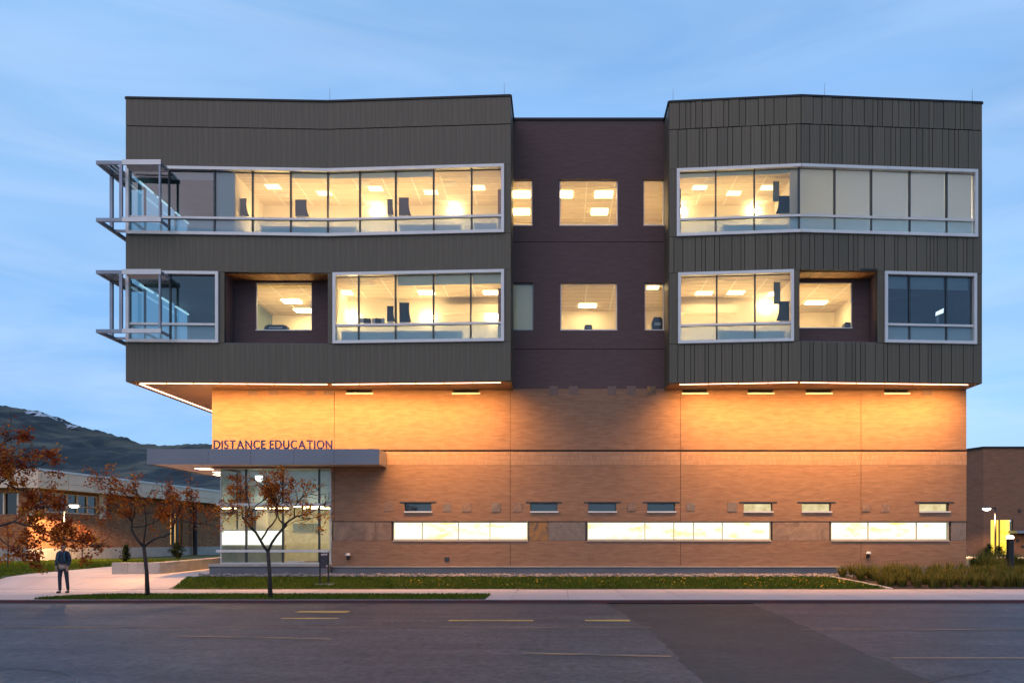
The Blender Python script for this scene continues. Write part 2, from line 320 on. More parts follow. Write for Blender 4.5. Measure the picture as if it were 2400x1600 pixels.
BLACKM = M('black painted metal', (0.018, 0.018, 0.02), 0.45, 0.3)
BARK = M('dark bark', (0.050, 0.036, 0.030), 0.9, c2=(0.028, 0.020, 0.018), scale=12, bump=0.5)

# ------------------------------------------------------------------ ground
PROF = [(-40, .1), (34.2, .1), (36.5, .47), (38, .54), (50, .75), (80, .98), (200, 1.0)]
def gz(d):
    for (a, za), (b, zb) in zip(PROF, PROF[1:]):
        if d <= b: return za + (zb - za) * (d - a) / (b - a)
    return PROF[-1][1]
def sheet(name, mat, d0, d1, xl, xr, off=0.0, step=0.7, z=None):
    m = MB(); ds = sorted(set([d0, d1] + [q for q, _ in PROF if d0 < q < d1] + [d0 + i * step for i in range(1, int((d1 - d0) / step))]))
    xl = xl if callable(xl) else (lambda d, c=xl: c); xr = xr if callable(xr) else (lambda d, c=xr: c)
    for a, b in zip(ds, ds[1:]):
        za, zb = (gz(a) if z is None else z) + off, (gz(b) if z is None else z) + off
        m.quad((xl(a), yd(a), za), (xr(a), yd(a), za), (xr(b), yd(b), zb), (xl(b), yd(b), zb))
    return m.build(name, mat)
g = MB()
for a, b in ((28.0, 34.2), (34.2, 36.5), (36.5, 38), (38, 50), (50, 80), (80, 200), (200, 6000)):
    g.quad((-4000, yd(a), gz(a) - .06), (4000, yd(a), gz(a) - .06), (4000, yd(b), gz(b) - .06), (-4000, yd(b), gz(b) - .06))
g.quad((-4000, -3000, -.05), (4000, -3000, -.05), (4000, yd(28.0), -.05), (-4000, yd(28.0), -.05))
tag(g.build('ground', GROUND), kind='structure')
KD = 27.96
tag(sheet('road', ASPHALT, -14, KD, -160, 160, z=0.0, step=50), kind='structure')
def roadpt(px, py): d = CAMZ * F / (py - VY); return (fx(px, d), yd(d))
def flat(name, mat, pts, z):
    m = MB(); m.quad(*[(x, y, z) for x, y in pts]); return tag(m.build(name, mat), kind='structure')
pp_ = [roadpt(1735, 1680), roadpt(2400, 1680), roadpt(2110, 1565), roadpt(1905, 1475), roadpt(1760, 1412.6), roadpt(1420, 1412.6), roadpt(1520, 1472), roadpt(1550, 1500), roadpt(1650, 1605)]
rag = []
for i, (x, y) in enumerate(pp_):
    x2, y2 = pp_[(i + 1) % len(pp_)]; n_ = max(1, int(math.hypot(x2 - x, y2 - y) / .35)) if i not in (0, 4) else 1
    for j_ in range(n_): rag.append((x + (x2 - x) * j_ / n_ + (random.uniform(-.05, .05) if j_ else 0), y + (y2 - y) * j_ / n_ + (random.uniform(-.04, .04) if j_ else 0)))
flat('asphalt_patch', PATCH, rag, 0.004)
TAR = M('crack sealant', (0.022, 0.021, 0.023), 0.4)
m = MB()
def crack(x, y, ang, L, w=.03):
    pts = []; 
    while L > 0:
        pts.append((x, y)); st = random.uniform(.2, .6); ang += random.gauss(0, .28); x += math.cos(ang) * st; y += math.sin(ang) * st; L -= st
    for (xa, ya), (xb, yb) in zip(pts, pts[1:]):
        u = math.hypot(xb - xa, yb - ya); nx_, ny_ = -(yb - ya) / u * w / 2, (xb - xa) / u * w / 2
        m.quad((xa - nx_, ya - ny_, .006), (xb - nx_, yb - ny_, .006), (xb + nx_, yb + ny_, .006), (xa + nx_, ya + ny_, .006))
for x, y, a_, L in ((-16, -19, .1, 14), (-9, -24.5, -.05, 12), (-5, -20, 1.2, 8), (-12, -14, .0, 16), (9.5, -21, .1, 9), (11.5, -17, 1.5, 6), (2.5, -27, .2, 5), (-2, -16.2, -.1, 5)): crack(x, y, a_, L)
tag(m.build('road_crack', TAR), kind='structure')
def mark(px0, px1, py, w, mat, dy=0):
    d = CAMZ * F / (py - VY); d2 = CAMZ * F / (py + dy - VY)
    flat('road_stripe', mat, [(fx(px0, d), yd(d)), (fx(px1, d2), yd(d2)), (fx(px1, d2), yd(d2) + w), (fx(px0, d), yd(d) + w)], 0.008)
mark(690, 812, 1435, .55, STRIPE_Y); mark(655, 790, 1450, .3, STRIPE_Y); mark(1050, 1250, 1455, .3, STRIPE_Y); mark(1372, 1478, 1455.5, .42, STRIPE_Y)  # patchy yellow stripes lying flat on the road
mark(-200, 1526, 1470, .12, STRIPE_F); mark(1880, 2700, 1475, .12, STRIPE_F)  # thin dull orange line across most of the road
mark(410, 772, 1491, .16, STRIPE_F, 7); mark(1225, 1575, 1532, .22, STRIPE_F, 8); mark(2095, 2500, 1543, .15, STRIPE_F)
# kerb: a real step, its face painted red along the bus stop
k = MB(); k.box(-160, -2.0, yd(KD), yd(KD + .16), -.04, .1); tag(k.build('kerb', [KERB]), kind='structure')
k = MB(); k.box(-2.0, 160, yd(KD), yd(KD + .16), -.04, .1); tag(k.build('kerb', [KERB]), kind='structure')
k = MB(); k.box(-160, 160, yd(KD) - .004, yd(KD) - .001, .001, .088); tag(k.build('kerb_paint', [KERB_RED]), kind='structure')
k = MB(); k.box(-160, 160, yd(KD) - .45, yd(KD) - .006, -.04, .004); tag(k.build('gutter', [PATCH]), kind='structure')
# sidewalk of single slabs on a joint bed, the grass verge left open
VX0, VX1 = -16.6, -2.35
sw = tag(sheet('sidewalk', JOINT, KD + .17, 34.2, -160, 160, off=-.012), kind='structure')
UNIT = MB(); UNIT.box(-.5, .5, -.5, .5, -.5, .5); unit_slab = UNIT.mesh('slab', SIDEWALK)
rows = [(KD + .18, 30.6), (30.6, 32.4), (32.4, 34.2)]
for ri, (da, db) in enumerate(rows):
    x = -33.0
    while x < 33:
        x2 = x + 1.85
        spans = [(x, x2)]
        if ri == 0:
            spans = [(a, b) for a, b in ((x, min(x2, VX0)), (max(x, VX1), x2)) if b - a > .25]
        for a, b in spans:
            o = link('slab', unit_slab, sw); o.location = ((a + b) / 2, yd((da + db) / 2), .06 + random.uniform(-.003, .003)); o.scale = (b - a - .014, db - da - .014, .08)
        x = x2
# plaza beside the building and the far path on the right
PLX = lambda d: -14.92 if d > 36.45 else fx(405 + (d - 34.25) * 16, d)
pz = tag(sheet('plaza', JOINT, 34.2, 62, -22.6, PLX, off=.001), kind='structure')
d = 34.2
while d < 56:
    d2 = d + 2.2
    x = -22.6
    while x < -14.95:
        x2 = min(x + 1.85, PLX((d + d2) / 2))
        if x2 - x > .12:
            m = MB(); za, zb = gz(d + .008) + .012, gz(d2 - .008) + .012
            zm = gz((d + d2) / 2) + .012
            ya, yb = yd(d + .008), yd(d2 - .008)
            brk = [(ya, za)] + [(yd(q), z + .012) for q, z in PROF if d + .02 < q < d2 - .02] + [(yb, zb)]
            for (p, zp), (q, zq) in zip(brk, brk[1:]):
                m.hexa([(x + .007, p, zp - .05), (x2 - .007, p, zp - .05), (x2 - .007, q, zq - .05), (x + .007, q, zq - .05), (x + .007, p, zp), (x2 - .007, p, zp), (x2 - .007, q, zq), (x + .007, q, zq)])
            m.build('slab', SIDEWALK, pz)
        x += 1.85
    d = d2
tag(sheet('far_path', SIDEWALK, 60, 63, 20, 70, off=.02), kind='structure')
tag(sheet('orange_gravel', GROUND, 39, 60, 17.6, 60, off=.0), kind='structure')

GRASSB = leaf_mat('grass blade', [(0.035, 0.06, 0.010), (0.075, 0.125, 0.016), (0.13, 0.165, 0.024), (0.20, 0.18, 0.035)], 0.3)
def grass(name, label, n, region, h=(.04, .09), zoff=0.0, w=.02):
    m = MB(); tint = []
    for _ in range(n):
        p = region()
        if p is None: continue
        x, d = p; z = gz(d) + zoff; a = random.uniform(0, 6.28); hh = random.uniform(*h); dx, dy = math.cos(a) * w, math.sin(a) * w; l = random.uniform(-.5, .5) * hh; l2 = random.uniform(-.5, .5) * hh
        m.quad((x - dx, yd(d) - dy, z), (x + dx, yd(d) + dy, z), (x + l, yd(d) + l2, z + hh)); tint.append(min(1, max(0, random.gauss(.42, .2) + .25 * noise.noise(Vector((x * .8, d * .8, 0))))))
    o = m.build(name, GRASSB); set_tint(o, tint); tag(o, label, 'grass', kind='stuff'); return o
# verge strip between sidewalk and kerb
def verge_l(d): t = (d - 28.15) / 2.45; return VX0 + 1.3 * max(0, t) ** 2 - 0.0
tag(sheet('verge', LAWN, KD + .17, 30.6, verge_l, VX1, off=.014, step=.3), kind='structure')
grass('verge_grass', 'short dark green grass on the strip between kerb and sidewalk', 16000, lambda: (lambda d: (random.uniform(verge_l(d), VX1), d))(random.uniform(KD + .2, 30.55)), zoff=.014)
# lawn in front of the wall
def lawn_l(d): return fx(405 + (d - 34.25) * 16, d)
LX1 = lambda d: fx(2078, 34.25) if d < 34.3 else fx(2078 - (d - 34.25) / 2.15 * 134, d)
tag(sheet('lawn', LAWN, 34.25, 36.45, lawn_l, LX1, off=.015, step=.3), kind='structure')
grass('lawn_grass', 'green lawn in front of the brick wall with fallen leaves', 30000, lambda: (lambda d: (random.uniform(lawn_l(d), LX1(d)), d))(random.uniform(34.27, 36.4)), zoff=.015, h=(.05, .11))
tag(sheet('left_lawn', LAWN, 36.0, 70, -60, -22.65, off=.012, step=2), kind='structure')
grass('left_lawn_grass', 'green lawn before the low brick building', 16000, lambda: (lambda d: (random.uniform(-32, -22.7), d))(random.uniform(36.0, 56)), zoff=.012, h=(.06, .13), w=.035)
LEAFG = leaf_mat('fallen leaf', [(0.35, 0.22, 0.03), (0.5, 0.36, 0.06), (0.30, 0.13, 0.03)], .2)
m = MB(); tint = []
for _ in range(420):
    dd = random.uniform(34.3, 36.4); x = random.uniform(-6, LX1(dd)); z = gz(dd) + .09; a = random.uniform(0, 6.28); s = random.uniform(.02, .045)
    ca, sa = math.cos(a) * s, math.sin(a) * s; tl = random.uniform(-.03, .03)
    m.quad((x - ca, yd(dd) - sa, z - tl), (x + sa, yd(dd) - ca, z), (x + ca, yd(dd) + sa, z + tl + .02), (x - sa, yd(dd) + ca, z + .01)); tint.append(random.random())
o = m.build('fallen_leaf', LEAFG); set_tint(o, tint); tag(o, 'yellow fallen leaves scattered over the lawn', 'leaves', kind='stuff')
# mow strip at the end of the lawn
m = MB()
ds = [34.22 + i * .37 for i in range(7)]
for a, b in zip(ds, ds[1:]):
    m.hexa([(LX1(a), yd(a), gz(a) - .05), (LX1(a) + .22, yd(a), gz(a) - .05), (LX1(b) + .22, yd(b), gz(b) - .05), (LX1(b), yd(b), gz(b) - .05), (LX1(a), yd(a), gz(a) + .05), (LX1(a) + .22, yd(a), gz(a) + .05), (LX1(b) + .22, yd(b), gz(b) + .05), (LX1(b), yd(b), gz(b) + .05)])
tag(m.build('lawn_edging', CONC), kind='structure')
# river stones along the plinth
STN = M('river stone', (0.36, 0.30, 0.27), 0.7, c2=(0.14, 0.12, 0.13), scale=3.5, lo=0.4, hi=0.6)
m = MB()
for _ in range(1500):
    dd = random.uniform(36.5, 37.6); x = random.uniform(fx(470, dd), fx(2000, dd)); s = random.uniform(.04, .11)
    m.blob((x, yd(dd), gz(dd) + s * .35), (s, s * random.uniform(.7, 1), s * .6), .2, 5)
tag(m.build('river_stone', STN), 'grey and brown river stones along the foot of the wall', 'stones', kind='stuff')
tag(sheet('stone_bed', GROUND, 36.45, 37.9, fx(470, 37), fx(2000, 37), off=.0, step=.3), kind='structure')

# ------------------------------------------------------------------ the office building
B = empty('office_building', (0, 0, .54), 'four storey warm lit brick campus building with two dark metal clad wings above', 'building')
WL = [(-17.50, 36.03), (-9.42, 36.34), (-1.94, 35.86)]
WR = [(4.49, 36.38), (9.73, 35.86), (17.30, 36.45)]
ROOF, SOF = 19.86, 8.38
BEAM = 108.0
Z3 = (14.33, 15.03, 17.08)      # third floor window frame: foot, transom, head
Z2 = (9.97, 10.72, 12.85)
SEAM = 18.70
def wd(W, x):
    (x0, a), (x1, b), (x2, c) = W
    return a + (b - a) * (x - x0) / (x1 - x0) if x <= x1 else b + (c - b) * (x - x1) / (x2 - x1)
def wx(W, px):
    d = 36.1
    for _ in range(6): d = wd(W, fx(px, d))
    return fx(px, d)
def wp(W, x): return (x, yd(wd(W, x)))
def segs(W, x0, x1):
    xb = W[1][0]
    if x0 < xb - 1e-4 and x1 > xb + 1e-4: return [(wp(W, x0), wp(W, xb)), (wp(W, xb), wp(W, x1))]
    return [(wp(W, x0), wp(W, x1))]
def wall_holes(name, mat, x0, x1, z0, z1, holes, y=0.0, t=0.3, parent=B):
    xs = sorted(set([x0, x1] + [min(max(h[i], x0), x1) for h in holes for i in (0, 1)])); zs = sorted(set([z0, z1] + [min(max(h[i], z0), z1) for h in holes for i in (2, 3)]))
    m = MB(); inh = lambda cx, cz: any(h[0] < cx < h[1] and h[2] < cz < h[3] for h in holes)
    for a, b in zip(xs, xs[1:]):
        run = None
        for c, dd in list(zip(zs, zs[1:])) + [(z1, z1 + 1)]:
            solid = dd <= z1 + 1e-6 and not inh((a + b) / 2, (c + dd) / 2)
            if solid and run is None: run = c
            if not solid and run is not None:
                m.quad((a, y, run), (b, y, run), (b, y, c), (a, y, c)); m.quad((b, y + t, run), (a, y + t, run), (a, y + t, c), (b, y + t, c)); run = None
    for h in holes:
        a, b, c, dd = max(h[0], x0), min(h[1], x1), max(h[2], z0), min(h[3], z1)
        m.quad((a, y, c), (a, y + t, c), (a, y + t, dd), (a, y, dd)); m.quad((b, y + t, c), (b, y, c), (b, y, dd), (b, y + t, dd))
        m.quad((a, y, c), (b, y, c), (b, y + t, c), (a, y + t, c)); m.quad((a, y + t, dd), (b, y + t, dd), (b, y, dd), (a, y, dd))
    m.quad((x0, y + t, z0), (x0, y, z0), (x0, y, z1), (x0, y + t, z1)); m.quad((x1, y, z0), (x1, y + t, z0), (x1, y + t, z1), (x1, y, z1))
    m.quad((x0, y, z1), (x1, y, z1), (x1, y + t, z1), (x0, y + t, z1)); m.quad((x0, y + t, z0), (x1, y + t, z0), (x1, y, z0), (x0, y, z0))
    return m.build(name, mat, parent)
def W0(px): return fx(px, CAMD)
def Zw(py): return fz(py, CAMD)

# ---- lower brick storeys
BX0, BX1 = W0(497), 17.36
JX = [W0(783.5), W0(1196), W0(1595), W0(2018)]
ENT = (BX0 - 1, W0(777), 0, Zw(1096))
slots_low = [(948, 1011, 0), (1243, 1306.6, 0), (1379, 1444, 0), (1517, 1582.6, 0), (1743, 1810.5, 1), (1879.3, 1948, 1), (2154.6, 2225, 1)]
slots_top = [(811.5, 872), (1060, 1123), (1599, 1658), (1752.5, 1812.5), (1889, 1949), (2072.7, 2130)]
ribbons = [(921.4, 1236.5, (989, 1074, 1148)), (1376.8, 1807, (1512, 1580, 1626, 1693.6)), (1948, 2225, (2036, 2149.5))]
ZR0, ZR1 = Zw(1266.5), Zw(1221)
zsl0, zsl1 = Zw(1200), Zw(1178)
jh = lambda z0, z1: [(x - .009, x + .009, z0, z1) for x in JX]
# below the ribbon, between ribbon and the proud band, the band itself, above the groove
wall_holes('brick_wall', BRICK_LIT, W0(777), BX1, .88, ZR0, jh(.88, ZR0)[1:])
wall_holes('brick_wall', BRICK_LIT, W0(777), BX1, ZR1, 5.17, jh(ZR1, 5.17) + [(W0(a), W0(b), zsl0, zsl1) for a, b, _ in slots_low])
wall_holes('soldier_course', BRICK_SOLDIER, W0(906), BX1 + .012, 5.174, 5.755, jh(5.17, 5.76)[1:], y=-.008, t=.30)
wall_holes('brick_wall', BRICK_LIT, W0(777), W0(906) - .003, 5.174, 5.755, jh(5.17, 5.76)[:1])
ztop0, ztop1 = Zw(923), Zw(905)
wall_holes('brick_wall', BRICK_LIT, BX0, BX1, 5.835, SOF + .05, jh(5.83, SOF + .05) + [(W0(a), W0(b), ztop0, ztop1) for a, b in slots_top])
wall_holes('brick_wall', BRICK_LIT, BX0, W0(777) - .003, Zw(1096), 5.83, [])
m = MB(); m.box(W0(777) + .05, BX1 - .03, .045, .28, .6, 8.3)      # dark wall core seen through joints and groove
m2 = MB(); m2.box(BX0 + .02, W0(777), .045, .28, Zw(1092), 8.3)
for zz in ((.9, ZR0 - .1), (ZR1 + .1, 2.9)): pass
cuts = [(W0(a) - .02, W0(b) + .02, ZR0, ZR1) for a, b, _ in ribbons] + [(W0(a), W0(b), zsl0, zsl1) for a, b, _ in slots_low] + [(W0(a), W0(b), ztop0, ztop1) for a, b in slots_top]
wall_holes('wall_core', BACKING, W0(777), BX1 - .02, .7, SOF, [(a - .01, b + .01, c - .01, d - .01 + .02) for a, b, c, d in cuts], y=.07, t=.2)
m = MB(); m.quad((BX1, 0, .5), (BX1, 14, .5), (BX1, 14, SOF), (BX1, 0, SOF)); m.quad((BX0, 14, 5.1), (BX0, 0.3, 5.1), (BX0, 0.3, SOF), (BX0, 14, SOF))
m.box(BX0, BX1, 13.8, 14, .5, SOF)
m.build('side_wall', BRICK_LIT, B)
# plinth and the ledge at its top
m = MB(); m.box(W0(500), W0(777), -.45, .25, .40, Zw(1326)); m.build('entrance_step', CONC_D, B)
m = MB(); m.box(W0(498), W0(778.5), -.50, .25, Zw(1326), Zw(1320.5)); m.build('step_cap', CONC, B)
m = MB(); m.box(W0(779), BX1 + .03, -.06, .3, .2, .835); m.build('plinth', CONC_D, B)
m = MB(); m.box(W0(779), W0(1968), -.11, .3, .838, .878); m.build('plinth_ledge', CONC, B)
m = MB(); m.box(W0(1969), BX1 + .03, -.06, .3, .838, .878); m.build('plinth_cap', CONC_D, B)
# ribbon windows, stone slabs between them
for a, b, mu in ribbons:
    w = MB(); xa, xb = W0(a), W0(b)
    w.box(xa, xb, .02, .14, ZR0, ZR0 + .07).box(xa, xb, .05, .14, ZR1 - .06, ZR1).box(xa, xa + .03, .05, .14, ZR0 + .07, ZR1 - .06).box(xb - .03, xb, .05, .14, ZR0 + .07, ZR1 - .06)
    wo = w.build('ribbon_window', M('ribbon frame', (0.55, 0.45, 0.30), 0.5), B)
    s = MB(); s.box(xa - .01, xb + .01, -.03, .02, ZR0 - .03, ZR0 + .012); s.build('window_sill', CONC, wo)
    edges = [xa + .03] + [W0(p) for p in mu] + [xb - .03]
    for e in edges[1:-1]: q = MB(); q.box(e - .018, e + .018, .06, .13, ZR0 + .07, ZR1 - .06); q.build('mullion', MATS['ribbon frame'], wo)
    for e, f in zip(edges, edges[1:]):
        q = MB(); q.quad((e + .018, .09, ZR0 + .07), (f - .018, .09, ZR0 + .07), (f - .018, .09, ZR1 - .06), (e + .018, .09, ZR1 - .06)); q.build('pane', GLASS, wo)
    q = MB(); q.quad((xa, .30, ZR0), (xb, .30, ZR0), (xb, .30, ZR1), (xa, .30, ZR1)); q.build('backlit_screen', RIBBON, wo)
for i, (a, b) in enumerate([(781, 880), (880.7, 917), (1240, 1285), (1285.5, 1372), (1811, 1944), (2230, 2265)]):
    q = MB(); q.box(W0(a), W0(b), .01 + .004 * (i % 3), .12, ZR0 + .012, ZR1 - .03); q.build('stone_slab', (STONE, STONE, STONE_O, STONE_G, STONE, STONE_G)[i], B)
for a, b in ((778, 921), (1237, 1376.5), (1807.5, 1948), (2225.5, 2268)): q = MB(); q.box(W0(a), W0(b), .066, .30, ZR0 - .02, ZR1 + .02); q.build('slab_backing', BACKING, B)
# slot windows
for kind, lst, z0, z1 in (('low', slots_low, zsl0, zsl1), ('top', [(a, b, 0) for a, b in slots_top], ztop0, ztop1)):
    for a, b, lit in lst:
        xa, xb = W0(a), W0(b)
        f = MB(); f.box(xa, xb, .12, .20, z1 - .04, z1).box(xa, xb, .12, .20, z0, z0 + .05).box(xa, xa + .03, .12, .20, z0 + .05, z1 - .04).box(xb - .03, xb, .12, .20, z0 + .05, z1 - .04)
        wo = f.build('slot_window', MULL, B)
        q = MB(); q.quad((xa + .03, .16, z0 + .05), (xb - .03, .16, z0 + .05), (xb - .03, .16, z1 - .04), (xa + .03, .16, z1 - .04)); q.build('pane', GLASS if lit else GLASS_DARK, wo)
        q = MB(); q.box(xa - .01, xb + .04, -.05, .12, z0 - .015, z0 + .05); q.build('window_sill', ALU, wo)
        if kind == 'low': q = MB(); q.box(xa - .19, xb + .19, -.015, .11, z1 + .002, z1 + .05); q.build('lintel', MULL, wo)
        q = MB(); q.quad((xa - .05, .45, z0 - .1), (xb + .05, .45, z0 - .1), (xb + .05, .45, z1 + .1), (xa - .05, .45, z1 + .1)); q.build('room_wall', SLOTLIT if lit else BACKING, wo)
# small square stones set in the brick
for px in (911, 1048, 1094, 1162.5, 1213, 1481, 1619, 1716, 2030, 2075.5):
    q = MB(); c = W0(px); h = random.uniform(.16, .2); p = -.012 - random.uniform(0, .02); cz = Zw(1188) + random.uniform(-.02, .02)
    q.hexa([(c - h, p, cz - h), (c + h, p * .6, cz - h), (c + h, .05, cz - h), (c - h, .05, cz - h), (c - h, p * .6, cz + h), (c + h, p, cz + h), (c + h, .05, cz + h), (c - h, .05, cz + h)])
    q.build('inset_stone', random.choice([STONE_I, STONE_I, STONE_G]), B)
for px in (593, 641, 728, 770, 1298, 1344, 1434, 1480, 1527, 2173):
    q = MB(); c = W0(px); h = random.uniform(.16, .2); p = -.012 - random.uniform(0, .02); cz = Zw(915)
    q.hexa([(c - h, p, cz - h), (c + h, p * .6, cz - h), (c + h, .05, cz - h), (c - h, .05, cz - h), (c - h, p * .6, cz + h), (c + h, p, cz + h), (c + h, .05, cz + h), (c - h, .05, cz + h)])
    q.build('inset_stone', STONE_O if px == 1527 else STONE_D, B)
# small fixtures on the wall
for px, py in ((817, 1299), (2033, 1295)):
    t = empty('wall_fixture', (W0(px), -.02, Zw(py))); t.parent = B; t.matrix_parent_inverse = Matrix.Translation((0, 0, -.54))
    q = MB(); q.lathe((W0(px), -.14, 0), [(.05, Zw(py) - .05), (.11, Zw(py) - .03), (.10, Zw(py) + .04), (.04, Zw(py) + .06)]); q.build('cap', WHITEPAINT, t)
    q = MB(); q.box(W0(px) - .05, W0(px) + .05, -.18, 0, Zw(py) - .20, Zw(py) - .055); q.build('body', BLACKM, t)
q = MB(); q.box(W0(1042), W0(1053), -.03, 0, Zw(1314), Zw(1305)); q.build('wall_vent', MULL, B)

# ---- central brick bay above
CW3 = [(1200, 1248), (1311, 1448.5), (1508, 1557)]; CW2 = [(1200, 1250), (1313, 1447), (1511, 1557)]
zc3 = (Zw(529), Zw(420)); zc2 = (Zw(774), Zw(662))
hol = [(W0(a), W0(b), *zc3) for a, b in CW3] + [(W0(a), W0(b), *zc2) for a, b in CW2] + [(-3, 6, Zw(567.6), Zw(566.3)), (-3, 6, Zw(818.6), Zw(817.3))]
CX0, CX1 = -2.6, 5.2
wall_holes('brick_bay', BRICK_UP, CX0, CX1, SOF + .052, ROOF, hol)
wall_holes('wall_core', BACKING, CX0, CX1, SOF + .06, ROOF - .05, [(a - .01, b + .01, c - .01, d + .01) for a, b, c, d in hol[:6]], y=.06, t=.2)
q = MB(); q.box(CX0, CX1, -.06, .5, ROOF + .002, ROOF + .09); q.build('coping', COPING, B)
def simple_window(a, b, z0, z1, gl, y=.18, shade=None, parent=B):
    xa, xb = W0(a), W0(b); f = MB(); fw = .045
    f.box(xa, xb, y - .03, y + .05, z1 - fw, z1).box(xa, xb, y - .16, y + .05, z0, z0 + fw).box(xa, xa + fw, y - .03, y + .05, z0 + fw, z1 - fw).box(xb - fw, xb, y - .03, y + .05, z0 + fw, z1 - fw)
    wo = f.build('window', ALU if not shade else STEEL, parent)
    q = MB(); q.quad((xa + fw, y, z0 + fw), (xb - fw, y, z0 + fw), (xb - fw, y, z1 - fw), (xa + fw, y, z1 - fw)); q.build('pane', gl, wo)
    if shade: q = MB(); q.box(xa + fw, xb - fw, y + .06, y + .065, z0 + fw, z1 - fw); q.build('roller_shade', shade, wo)
    return wo
for a, b in CW3: simple_window(a, b, *zc3, GLASS)
for i, (a, b) in enumerate(CW2): simple_window(a, b, *zc2, GLASS, shade=SHADE if i == 0 else None)

# ---- rooms
def room(front, yb, z0, z1, wall=ROOMW, ceil=CEIL, grid=True, back_x=None, lside=True, rside=True):
    """front: points of the room's front edge from left to right; open to the window there"""
    n = len(front); xl, xr = front[0][0], front[-1][0]
    c = MB(); c.quad(*[(x, y, z1) for x, y in front], (xr, yb, z1), (xl, yb, z1)); co_ = c.build('room_ceiling', ceil, B)
    if grid:
        gm = MB(); x = math.ceil(xl / 1.22) * 1.22
        while x < xr: gm.box(x - .022, x + .022, max(p[1] for p in front) + .05, yb, z1 - .008, z1 - .002); x += 1.22
        y = math.floor(yb / .61) * .61
        while y > max(p[1] for p in front) + .1: gm.box(xl, xr, y - .018, y + .018, z1 - .012, z1 - .003); y -= .61
        gm.build('ceiling_grid', TBAR, co_)
    w = MB(); w.quad((xl, yb, z0), (xr, yb, z0), (xr, yb, z1), (xl, yb, z1))
    if lside: w.quad((xl, front[0][1], z0), (xl, yb, z0), (xl, yb, z1), (xl, front[0][1], z1))
    if rside: w.quad((xr, yb, z0), (xr, front[-1][1], z0), (xr, front[-1][1], z1), (xr, yb, z1))
    w.build('room_wall', wall, B)
    f = MB(); f.quad(*[(x, y, z0) for x, y in front], (xr, yb, z0), (xl, yb, z0)); f.build('room_floor', CARPET, B)
    return co_
def wfront(W, x0, x1, inset=.2):
    pts = [x0] + ([W[1][0]] if x0 < W[1][0] < x1 else []) + [x1]
    return [(x, yd(wd(W, x)) + inset) for x in pts]
def clight(px, d, z, w=1.15, dp=.6, mat=LIGHT_PANEL):
    q = MB(); x = fx(px, d); y = yd(d); q.box(x - w / 2, x + w / 2, y - dp / 2, y + dp / 2, z - .03, z - .015); q.build('ceiling_light', mat, B)
def grille(px, d, z, w=.6):
    q = MB(); x = fx(px, d); y = yd(d)
    for i in range(4): q.box(x - w / 2, x + w / 2, y - .24 + i * .13, y - .18 + i * .13, z - .03, z - .015)
    q.build('air_grille', TBAR, B)
C3, C2 = 16.93, 12.71
F3, F2 = 14.20, 9.85
Y3, Y2 = yd(39.8), yd(39.5)
# third floor left: dark corner room, lit open office
x0, xm, x1 = WL[0][0] + .12, wx(WL, 548), WL[2][0] - .12
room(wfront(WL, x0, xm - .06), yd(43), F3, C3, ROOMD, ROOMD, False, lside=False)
room(wfront(WL, xm, x1), Y3, F3, C3)
q = MB(); q.box(xm - .05, xm - .015, yd(wd(WL, xm)) + .17, yd(39.7), F3 + .01, C3 - .01); q.build('partition', ROOMW, B)
for px, d in ((640, 37.7), (760, 38.4), (880, 37.9), (1010, 38.3), (1120, 37.8)): clight(px, d, C3, .6, .5, LIGHT_SOFT)
for px, d in ((660, 38.6), (852, 37.4), (1055, 37.4)): grille(px, d, C3)
# second floor left: dark corner room, niche, lit office
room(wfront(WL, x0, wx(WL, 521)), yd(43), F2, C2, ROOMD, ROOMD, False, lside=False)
xn0, xn1 = wx(WL, 526), wx(WL, 768)
room([(xn0 - .3, yd(37.5)), (xn1 + .02, yd(37.5))], yd(42.5), F2, C2)
room(wfront(WL, wx(WL, 772), x1), Y2, F2, C2)
for px, d in ((806, 38.6), (1000, 38.6), (1152, 38.6)): clight(px, d, C2, .7, .6)
for px, d in ((684, 40.0), (712, 41.6)): clight(px, d, C2, .8, .6, LIGHT_BRIGHT)
for px, d in ((850, 37.3), (1020, 37.3)): grille(px, d, C2, 1.0)
# third floor right
xr0, xr1 = WR[0][0] + .12, WR[2][0] - .12
xsp = wx(WR, 1873)
room(wfront(WR, xr0, xsp - .05), Y3, F3, C3)
room(wfront(WR, xsp + .05, xr1), yd(40.5), F3, C3, grid=False)
for px, d in ((1640, 37.8), (1720, 38.4), (1800, 37.8)): clight(px, d, C3, .6, .5, LIGHT_SOFT)
clight(1893, 37.1, C3, .28, .28); clight(1925, 38.5, C3, .8, .6)
for px, d in ((1640, 38.0), (1665, 37.2)): grille(px, d, C3)
# second floor right
room(wfront(WR, xr0, wx(WR, 1866)), Y2, F2, C2)
xq0, xq1 = wx(WR, 1874), wx(WR, 2055)
room([(xq0, yd(37.3)), (xq1 + .1, yd(37.3))], yd(42), F2, C2)
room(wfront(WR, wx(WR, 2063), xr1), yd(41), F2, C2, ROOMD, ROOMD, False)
for px, d in ((1650, 38.7), (1725, 38.6), (1820, 38.8)): clight(px, d, C2, .7, .5)
clight(1913, 40.2, C2, .9, .5, LIGHT_BRIGHT)
